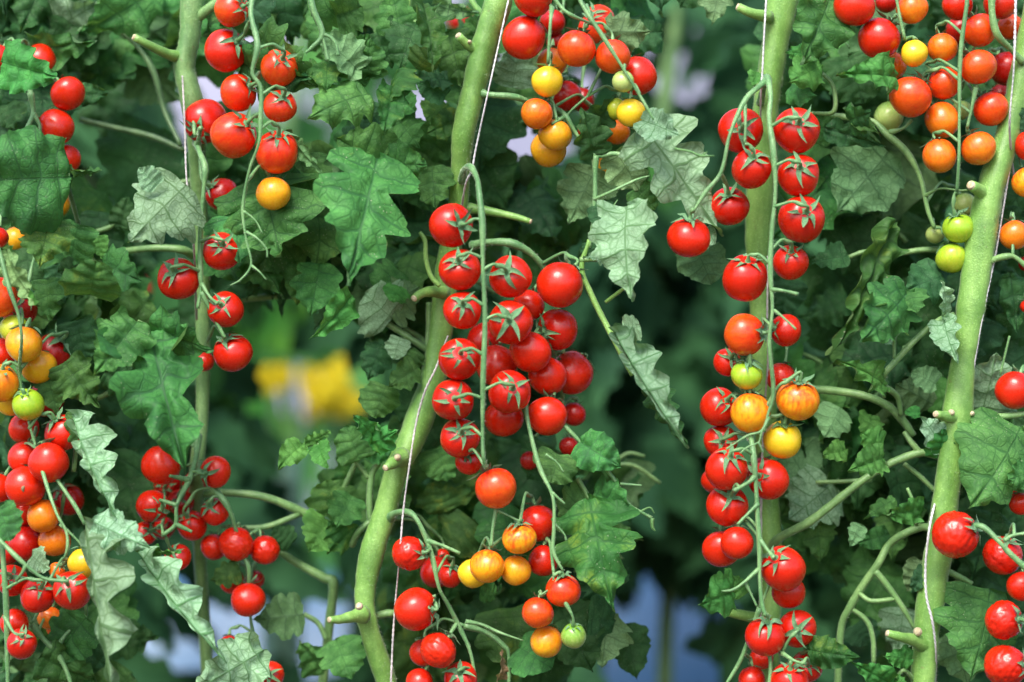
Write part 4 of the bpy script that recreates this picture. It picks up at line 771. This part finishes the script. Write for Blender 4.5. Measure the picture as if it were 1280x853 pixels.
 (2, 700,568,688,604, 52,'O','t','t', -.01,-.02, 0,.5,.1), (2, 724,552,776,584, 46,'O','t','t', -.01,-.02, 0,.5,.1), (2, 736,622,766,764, 96,'L','y','t', -.01,-.04, -4,.5,.1), (2, 740,626,700,650, 60,'M','t','t', .0,.0, 10,.5,.1), (2, 742,614,792,640, 50,'M','t','t', .0,-.01, 10,.5,.1),
 (2, 600,740,622,742, 30,'O','t','t', .01,.01, 0,.5,.1), (2, 650,810,690,836, 50,'O','t','t', .01,.0, 0,.5,.1), (2, 700,760,740,840, 70,'M','d','t', .03,.02, 0,.5,.1), (2, 760,770,752,836, 60,'M','t','u', .03,.02, 0,.5,.1), (2, 640,760,650,840, 80,'M','y','t', .04,.03, 0,.5,.1),
 (2, 780,780,796,850, 50,'M','d','t', .05,.04, 0,.5,.1), (2, 690,560,660,600, 50,'M','d','t', .04,.04, 0,.5,.1), (2, 560,640,548,600, 60,'O','y','t', .05,.05, 0,.5,.1), (2, 545,560,560,600, 50,'O','t','t', .04,.04, 0,.5,.1), (2, 622,850,626,812, 14,'M','dry','t', .0,-.01, 40,.5,.3), (2, 590,650,560,690, 70,'M','y','t', .05,.05, 0,.5,.1),
 (2, 760,740,740,700, 60,'M','d','t', .03,.03, 0,.5,.1),(2, 735,775,770,775, 50,'M','d','t', .02,.03, 0,.5,.1),
 # right half
 (3, 1040,-10,1000,82, 72,'O','t','t', -.0,-.02, -6,.4,.15), (3, 1025,70,982,66, 30,'O','b','t', -.01,-.0, 10,.5,.1), (3, 1026,82,985,104, 42,'M','b','t', -.01,-.02, 0,.5,.1), (3, 982,118,1022,120, 28,'M','t','t', .0,-.01, 0,.5,.1), (3, 945,90,942,108, 20,'O','b','t', .01,.0, 0,.4,.1),
 (3, 1120,98,1044,96, 40,'S','b','t', -.01,-.04, 10,.7,.1), (3, 1062,150,1090,140, 34,'M','t','t', -.0,-.02, 0,.5,.1), (3, 1070,150,1100,170, 20,'M','t','t', -.0,-.02, 0,.5,.1), (3, 1110,190,1046,266, 96,'M','t','u', .03,.02, 0,.5,.1), (3, 1030,160,1106,182, 30,'M','d','t', .01,.01, 10,.5,.1),
 (3, 1060,70,1080,130, 70,'O','d','t', .05,.04, 0,.4,.1), (3, 1020,180,1030,140, 40,'O','t','t', .02,.02, 0,.4,.1),
 (4, 1112,282,1036,444, 50,'H','y','t', -.0,-.04, -14,.6,.25), (4, 1134,366,1074,428, 68,'S','t','t', -.02,-.05, -4,.6,.1), (4, 1138,362,1146,392, 34,'M','t','t', -.02,-.03, 10,.6,.1), (4, 1120,424,1096,412, 24,'O','u','u', -.0,-.0, 20,.6,.1), (4, 1180,345,1130,365, 48,'M','d','t', .01,.0, 10,.5,.1),
 (4, 1180,396,1176,350, 24,'M','u','u', -.01,-.02, 40,.6,.2), (4, 1180,398,1198,456, 32,'M','u','u', -.01,-.03, 20,.6,.2), (4, 1106,484,1044,452, 34,'M','b','t', -.01,-.04, 20,.6,.1),
 (4, 1060,320,1012,330, 30,'M','d','t', .02,.02, 20,.5,.1), (3, 990,350,975,395, 40,'O','d','t', .05,.05, 0,.4,.1), (4, 1165,505,1120,480, 50,'M','t','u', .02,.01, 10,.5,.1), (4, 1170,480,1138,466, 30,'O','t','u', .0,.0, 10,.5,.1),
 (4, 1150,516,1130,516, 14,'O','b','t', .0,.0, 10,.5,.1), (4, 1176,560,1150,520, 34,'M','u','u', -.0,-.01, 20,.5,.1), (4, 1172,572,1180,536, 34,'O','b','t', -.0,-.01, 0,.5,.1), (4, 1105,572,1058,590, 36,'S','b','t', -.01,-.03, 0,.5,.1), (4, 1104,558,1075,540, 32,'M','b','t', -.0,-.01, 0,.5,.1),
 (4, 1058,562,1028,570, 26,'O','b','t', .01,.0, 0,.5,.1), (4, 1050,510,1030,548, 44,'M','t','u', .03,.02, 0,.5,.1), (4, 1090,520,1078,550, 30,'M','b','t', .02,.01, 0,.5,.1), (4, 1040,605,985,650, 70,'M','u','u', .04,.03, 0,.5,.1), (3, 985,560,1030,640, 80,'M','t','u', .05,.05, 0,.4,.1),
 (4, 1155,636,1108,644, 30,'O','b','t', .0,-.01, 0,.5,.1), (4, 1120,624,1080,650, 20,'M','t','t', .01,.01, 40,.5,.1), (4, 1075,655,1062,685, 20,'M','t','u', .01,.01, 10,.5,.1), (4, 1112,668,1068,680, 26,'O','t','t', .03,.03, 10,.5,.1), (4, 1020,650,1026,705, 40,'M','t','t', .05,.05, 0,.4,.1), (4, 1000,660,990,690, 40,'M','t','t', .05,.05, 0,.4,.1),
 (4, 1150,700,1134,740, 30,'O','t','u', .02,.02, 0,.5,.1), (4, 1158,710,1140,742, 20,'O','d','t', .0,.0, 20,.5,.1), (4, 1130,760,1120,818, 50,'M','u','u', .05,.05, 0,.4,.1), (4, 1070,780,1085,805, 40,'O','d','t', .05,.05, 0,.4,.1),
 (3, 1010,812,1076,822, 36,'O','y','t', -.01,-.03, 0,.7,.1), (4, 1140,824,1103,820, 26,'S','b','t', -.01,-.02, 0,.5,.1), (4, 1115,856,1062,826, 32,'S','b','t', -.01,-.03, 0,.5,.1), (4, 1118,852,1130,866, 24,'S','b','t', -.01,-.02, 0,.5,.1), (3, 916,738,872,756, 46,'M','b','t', -.02,-.04, 0,.5,.1),
 (3, 930,745,915,720, 24,'O','b','t', -.0,-.0, 20,.5,.1),
 (4, 1276,534,1210,636, 98,'M','t','t', -.005,-.03, -6,.5,.1), (4, 1225,520,1245,440, 80,'M','u','u', .02,.01, 10,.5,.1), (4, 1290,590,1260,600, 34,'O','t','t', -.02,-.03, 0,.5,.1), (4, 1260,560,1276,540, 36,'O','t','t', .0,.0, 0,.5,.1), (4, 1238,735,1212,850, 100,'M','t','t', -.0,-.02, -10,.5,.1),
 (4, 1190,790,1210,860, 50,'M','t','u', .04,.03, 0,.5,.1), (4, 1262,340,1272,420, 34,'M','d','t', .02,.02, 0,.5,.1), (4, 1270,160,1286,130, 20,'M','d','t', .0,.0, 0,.5,.1), (4, 1240,400,1220,450, 40,'M','d','t', .04,.04, 0,.5,.1), (4, 1240,640,1215,720, 60,'M','d','t', .04,.04, 0,.5,.1),
 (4, 1250,260,1280,330, 40,'M','d','t', .04,.04, 0,.5,.1), (4, 1275,850,1285,800, 30,'M','d','t', .0,.0, 0,.5,.1), (3, 900,-20,890,32, 40,'M','t','u', .03,.02, 0,.5,.1), (3, 870,-20,850,10, 40,'M','d','t', .04,.04, 0,.5,.1),
]
M['dryl'] = leaf_mat('leaf_withered', (.30, .22, .12), (.34, .27, .16), (.2, .15, .08), (.2, .15, .08), yellow=.1)
for n_, lf in enumerate(LEAVES):
    k, bx, by, tx, ty, wpx, shp, ml, side, d1, d2, roll, bend, fold = lf[:14]; asy = lf[14] if len(lf) > 14 else (1, 1)
    b = P(bx, by, d1); t = P(tx, ty, d2); L_ = (t-b).length
    rr = random.Random(100+n_); W_ = wpx*PXM((d1+d2)/2)/L_
    W_ = min(W_, 1.9); a = SH[shp]
    me = leaf_mesh('leaf', M['dryl' if ml == 'dry' else ml], L=1.0, W=W_, seed=n_, bend=(bend+rr.uniform(-.2, .5))*(-1 if side == 'u' else 1), fold=(fold*1.6+.05)*(-1 if side == 'u' else 1)*(1 if rr.random() < .7 else -.8), edge=.32*(1 if side == 't' else -1)*rr.uniform(.2, 1.3),
                   wav=.06*rr.uniform(.7, 1.5), quilt=.044*rr.uniform(.8, 1.5), twist=rr.uniform(-.35, .35), rows=10 if L_ > .03 else 7, cols=7 if L_ > .03 else 5, asym=asy, **a)
    mw = Matrix.Translation(b) @ frame(b, t, roll+rr.uniform(-8, 8), side == 'u') @ Matrix.Scale(L_, 4)
    part('leaf', me, k, mw=mw)

# ------------------------------------------------------------------ filler foliage behind the fruit
rf = random.Random(21)
VAR = {}
for mk in 'tdbyu':
    VAR[mk] = [leaf_mesh('leaf', M[mk], 1.0, rf.uniform(.5, .85), seed=500+i+ord(mk), bend=rf.uniform(.4, 2.2), fold=rf.uniform(-.3, .4), edge=rf.uniform(-.1, .5), wav=rf.uniform(.04, .09), quilt=rf.uniform(.025, .05), twist=rf.uniform(-.9, .9), rows=7, cols=5,
                         **(SH['M'] if i % 3 else SH['S'])) for i in range(8)]
FILL = [ # plant, x0,y0,x1,y1, n, size px lo-hi, d lo-hi, materials
 (0, -20,-20,150,70, 14, 55,90, .07,.13,'ddt'), (0, -20,60,60,180, 8, 50,80, .06,.12,'dd'), (0, -20,270,170,420, 26, 45,80, .05,.12,'ddty'), (0, 10,400,170,560, 22, 45,80, .05,.12,'ddt'), (0, 60,560,130,640, 7, 50,80,.08,.14,'dd'),
 (0, -20,560,60,853, 14, 50,80, .06,.12,'dd'), (0, 30,740,170,870, 14, 50,90, .06,.12,'dtt'), (0, 130,130,230,300, 5, 60,100, .14,.22,'d'), (0, 120,20,225,110, 7, 60,110, .10,.18,'dt'),
 (1, 255,-20,420,120, 20, 50,85, .05,.12,'dtt'), (1, 260,190,420,350, 20, 50,90, .04,.12,'dtt'), (1, 230,300,300,420, 3, 50,70, .12,.18,'d'), (1, 140,420,240,560, 9, 60,90,.08,.14,'dt'), (1, 130,560,190,650, 5, 60,90,.08,.14,'dd'),
 (2, 380,-20,600,110, 26, 50,85, .06,.14,'dttt'), (1, 400,180,600,300, 24, 50,85, .05,.12,'dttt'), (2, 400,290,560,380, 20, 50,85, .05,.12,'ddt'), (2, 450,380,570,560, 24, 50,80, .06,.14,'ddtt'),
 (2, 400,560,500,640, 8, 45,70, .08,.14,'dty'), (2, 500,560,620,853, 28, 50,90, .08,.16,'dtyy'), (3, 600,580,780,853, 34, 50,95, .06,.15,'ddty'), (2, 590,120,700,330, 16, 60,90, .08,.16,'dtyd'), (2, 690,190,770,300, 5, 60,90, .08,.14,'d'), (2, 640,-20,820,60, 12, 50,80, .06,.12,'dt'),
 (3, 985,-20,1060,260, 12, 60,100, .07,.14,'dtt'), (3, 1050,120,1180,300, 9, 60,100, .08,.16,'d'), (4, 1080,-20,1290,200, 18, 55,90, .07,.15,'dd'), (4, 1030,280,1200,470, 18, 50,90, .06,.14,'dd'), (4, 990,430,1200,600, 34, 45,80, .05,.13,'dttbu'), (4, 1000,580,1190,700, 26, 45,80, .05,.13,'ddt'),
 (4, 1060,680,1180,870, 10, 50,80, .07,.14,'dt'), (4, 1200,220,1290,480, 18, 50,80, .05,.13,'dd'), (4, 1190,480,1290,870, 26, 55,90, .05,.13,'ddt'), (3, 985,560,1040,640, 6, 50,80, .06,.1,'tu'), (4, 380,0,381,1, 0, 50, 60, .1, .1, 'd')]
HOLES = [(497,80,10),(500,118,12),(558,104,14),(527,140,13),(470,165,12),(385,160,14),(400,90,6),(330,100,9),(345,80,9),(565,22,12),(455,115,6),
 (230,135,12),(300,795,28),(232,800,20),(385,745,22),(428,790,22),(845,800,78),(795,765,45),(760,835,30),(200,840,25),(1020,760,20),(408,492,78),(338,476,32),(178,505,22),(352,620,25),(870,90,16),(830,60,14),(700,190,16),(345,560,30),(180,720,12)]
def hole(x, y, m): return any(math.hypot(x-a, y-b) < r+m for a, b, r in HOLES)
for k, x0, y0, x1, y1, n_, s0, s1, da, db, ms in FILL:
    for i in range(int(n_*1.25)):
        x, y = rf.uniform(x0, x1), rf.uniform(y0, y1); s = rf.uniform(s0*1.15, s1*1.3)
        if hole(x, y, s*.38): continue
        an = rf.gauss(pi/2, .65); d = rf.uniform(da, db)
        b = P(x-math.cos(an)*s*.5, y-math.sin(an)*s*.5, d); t = P(x+math.cos(an)*s*.5, y+math.sin(an)*s*.5, d+rf.uniform(-.03, .02)); L_ = (t-b).length
        mk = rf.choice(ms); und = mk == 'u' or rf.random() < .16
        part('leaf', rf.choice(VAR[mk]), k, mw=Matrix.Translation(b) @ frame(b, t, rf.gauss(0, 26), und) @ Matrix.Scale(L_, 4))
# side shoots threading the filler
for k, x0, y0, x1, y1, n_ in ((0, 0, 280, 160, 840, 8), (1, 260, 0, 400, 330, 5), (2, 400, 0, 600, 540, 9), (2, 500, 580, 780, 850, 9), (4, 1000, 300, 1200, 840, 12), (4, 1200, 250, 1280, 840, 5), (3, 990, 0, 1100, 250, 4)):
    for i in range(n_):
        x, y = rf.uniform(x0, x1), rf.uniform(y0, y1)
        if i % 2 or hole(x, y, 45): continue
        an = rf.uniform(-.9, .9)+(pi if rf.random() < .5 else 0); l = rf.uniform(40, 90); d = rf.uniform(.07, .11)
        stalk('leaf_stalk', k, [(x, y, d, 3.2), (x+math.cos(an)*l*.5, y+math.sin(an)*l*.5-8, d, 2.8), (x+math.cos(an)*l, y+math.sin(an)*l+4, d, 2.2)], 'stem2', 6, 5)

# ------------------------------------------------------------------ rows behind (out of focus)
def bleaf(V, F, p, L_, rnd):
    q = Quaternion((rnd.gauss(0, 1), rnd.gauss(0, .5), rnd.gauss(0, 1), rnd.gauss(0, 1))).normalized()
    an = rnd.uniform(0, 2*pi); dr = Vector((math.cos(an)*.7, rnd.uniform(-.5, .5), -abs(math.sin(an))-.3)).normalized()
    nn = Vector((rnd.gauss(0, .5), -1, rnd.gauss(.4, .4))); nn = (nn-dr*nn.dot(dr)).normalized(); sx = dr.cross(nn)
    b = len(V); W_ = L_*rnd.uniform(.28, .4)
    for i, (t, w_) in enumerate(((0, .15), (.2, .9), (.35, .65), (.5, .95), (.65, .5), (.8, .5), (1, .03))):
        c = p+dr*L_*t-nn*(L_*.35*t*t)
        for s in (-1, 0, 1): V.append(c+sx*(s*w_*W_)+dr*(abs(s)*L_*.06)+nn*(abs(s)*W_*.25))
    for i in range(6):
        for j in range(2): a = b+i*3+j; F.append((a, a+1, a+4, a+3))
def bmat(name, c1, c2):
    m, nt, p, out = mat(name); L = nt.links
    geo = nd(nt, 'ShaderNodeNewGeometry'); tc = nd(nt, 'ShaderNodeTexCoord'); nz = nd(nt, 'ShaderNodeTexNoise', i_Scale=14.0, i_Detail=3.0); L.new(tc.outputs['Object'], nz.inputs['Vector'])
    c = mixc(nt, sstep(nt, nz.outputs[0], .35, .65), c1, c2); L.new(c, p.inputs['Base Color']); p.inputs['Roughness'].default_value = .7
    p.inputs['Specular IOR Level'].default_value = .2
    tr = nd(nt, 'ShaderNodeBsdfTranslucent'); L.new(c, tr.inputs[0]); mx = nd(nt, 'ShaderNodeMixShader', i_0=.2); L.new(p.outputs[0], mx.inputs[1]); L.new(tr.outputs[0], mx.inputs[2]); L.new(mx.outputs[0], out.inputs[0])
    return m
BM = {'d': bmat('far_leaf_shade_tone', (.016, .068, .030), (.045, .15, .055)), 'm': bmat('far_leaf_mid', (.035, .14, .04), (.07, .24, .05)), 'g': bmat('far_leaf_bright', (.06, .26, .04), (.16, .42, .05))}  # the dark tone has the shade of the rear rows put into its colour
rb = random.Random(5)
BG = [ # label, plant px x, depth, regions (x0,y0,x1,y1,n,mat)
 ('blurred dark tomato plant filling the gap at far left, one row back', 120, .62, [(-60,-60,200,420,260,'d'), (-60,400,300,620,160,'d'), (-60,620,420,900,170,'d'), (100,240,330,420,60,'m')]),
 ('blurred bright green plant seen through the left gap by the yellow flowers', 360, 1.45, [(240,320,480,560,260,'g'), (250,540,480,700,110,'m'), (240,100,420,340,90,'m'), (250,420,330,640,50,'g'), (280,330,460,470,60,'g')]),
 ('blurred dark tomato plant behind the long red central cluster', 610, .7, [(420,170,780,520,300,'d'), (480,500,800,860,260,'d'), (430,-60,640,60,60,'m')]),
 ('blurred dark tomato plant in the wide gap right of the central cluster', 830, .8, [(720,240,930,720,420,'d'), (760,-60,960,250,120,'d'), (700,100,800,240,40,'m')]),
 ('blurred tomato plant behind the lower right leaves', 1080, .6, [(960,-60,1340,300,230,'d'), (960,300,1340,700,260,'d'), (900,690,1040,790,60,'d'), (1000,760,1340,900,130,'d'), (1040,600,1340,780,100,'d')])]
for lab, px, d, regs in BG:
    e = empty('background_plant', P(px, 853, d)-Vector((0, 0, .6)), lab, 'plant', 'blurred plants in the row behind')
    off = -e.location
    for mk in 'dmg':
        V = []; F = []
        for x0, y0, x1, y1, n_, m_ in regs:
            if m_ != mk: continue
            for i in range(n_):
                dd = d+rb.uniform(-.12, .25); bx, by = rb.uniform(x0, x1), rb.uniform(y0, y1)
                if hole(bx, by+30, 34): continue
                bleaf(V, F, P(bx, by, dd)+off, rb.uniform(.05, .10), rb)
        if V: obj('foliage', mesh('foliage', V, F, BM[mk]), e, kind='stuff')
    a = [P(px+20, -60, d), P(px-10, 300, d), P(px+10, 600, d), P(px, 900, d), e.location.copy()]
    V, F, _, _ = tube([p+off for p in a], [.008]*5, 8, 5); obj('stem', mesh('stem', V, F, M['stem2']), e)
# far hedge-like rows that close the view
V = []; F = []
for i in range(2600):
    x = rb.uniform(-3.5, 3.5); z = rb.uniform(0, 2.6)*rb.uniform(.6, 1)**.5
    if noise.noise(Vector((x*2.6, z*2.6, 2))) < .02 and z > 1.33: continue
    bleaf(V, F, Vector((x, rb.uniform(2.6, 3.1), z)), rb.uniform(.12, .22), rb)
obj('far_foliage', mesh('far_foliage', V, F, BM['m']), kind='stuff', label='far row of tomato foliage reading as one blurred green mass', cat='foliage')
# small red fruits out of focus
for x, y, r, d, lab in ((885, 150, 17, .9, 'small blurred tomato in the dark gap left of the straight stem'), (375, 350, 18, .35, 'blurred red tomato behind the leaf tips left of the large lobed leaf'), (168, 365, 22, .4, 'blurred red tomato behind leaves left of the lone red pair'),
                        (605, 175, 15, .5, 'blurred dark tomato right of the central stem top'), (575, 25, 15, .4, 'blurred red tomato beside the top of the slanting central stem')):
    e = empty('cherry_tomato', P(x, y, d), lab, 'tomato', 'blurred tomatoes in the row behind'); f = obj('fruit', get_fruit('r', 1, 0), e); s = r*PXM(d); f.scale = (s, s, s)
    c = obj('calyx', CAL[2], e); c.scale = (s, s, s)
# yellow flowers behind the left gap
M['petal'] = simple_mat('yellow_petal', (.85, .68, .01), (.92, .78, .02), 20, .6)
for cx, cy, nn_, sp, lab in ((416, 496, 18, 27, 'large blurred clump of yellow flowers in the left gap'), (338, 476, 9, 14, 'small blurred yellow flowers left of the large yellow clump'), (178, 505, 9, 15, 'blurred yellow flowers behind the large lobed leaf at left')):
    e = empty('yellow_flowers', P(cx, cy, 1.15), lab, 'flowers')
    for i in range(nn_):
        p = P(cx+rb.gauss(0, sp*.75), cy+rb.gauss(0, sp*.55), 1.1+rb.uniform(-.05, .05))-e.location; V = []; F = []; rr = .013
        for k in range(10):
            a = 2*pi*k/10; b = len(V); u = Vector((math.cos(a), 0, math.sin(a))); s = Vector((-math.sin(a), 0, math.cos(a)))
            V += [p+u*rr*.1, p+u*rr*.6+s*rr*.3+Vector((0, -.004, 0)), p+u*rr*1.15+Vector((0, -.001, 0)), p+u*rr*.6-s*rr*.3+Vector((0, -.004, 0))]; F.append((b, b+1, b+2, b+3))
        obj('flower', mesh('flower', V, F, M['petal']), e)
    V, F, _, _ = tube([Vector((0, 0, 0)), Vector((.02, .02, -.3)), Vector((0, .02, -.6))], [.004]*3, 6, 4); obj('stem', mesh('stem', V, F, M['dark_stem']), e)
# pale post behind
V, F, _, _ = tube([P(352, 560, 1.0), P(352, 900, 1.0), P(352, 1500, 1.0)], [.022]*3, 16, 4)
obj('support_post', mesh('support_post', V, F, simple_mat('pale_green_post', (.16, .34, .25), (.22, .42, .31), 4, .6)), label='blurred pale green post standing in the left gap below the yellow flowers', cat='post')
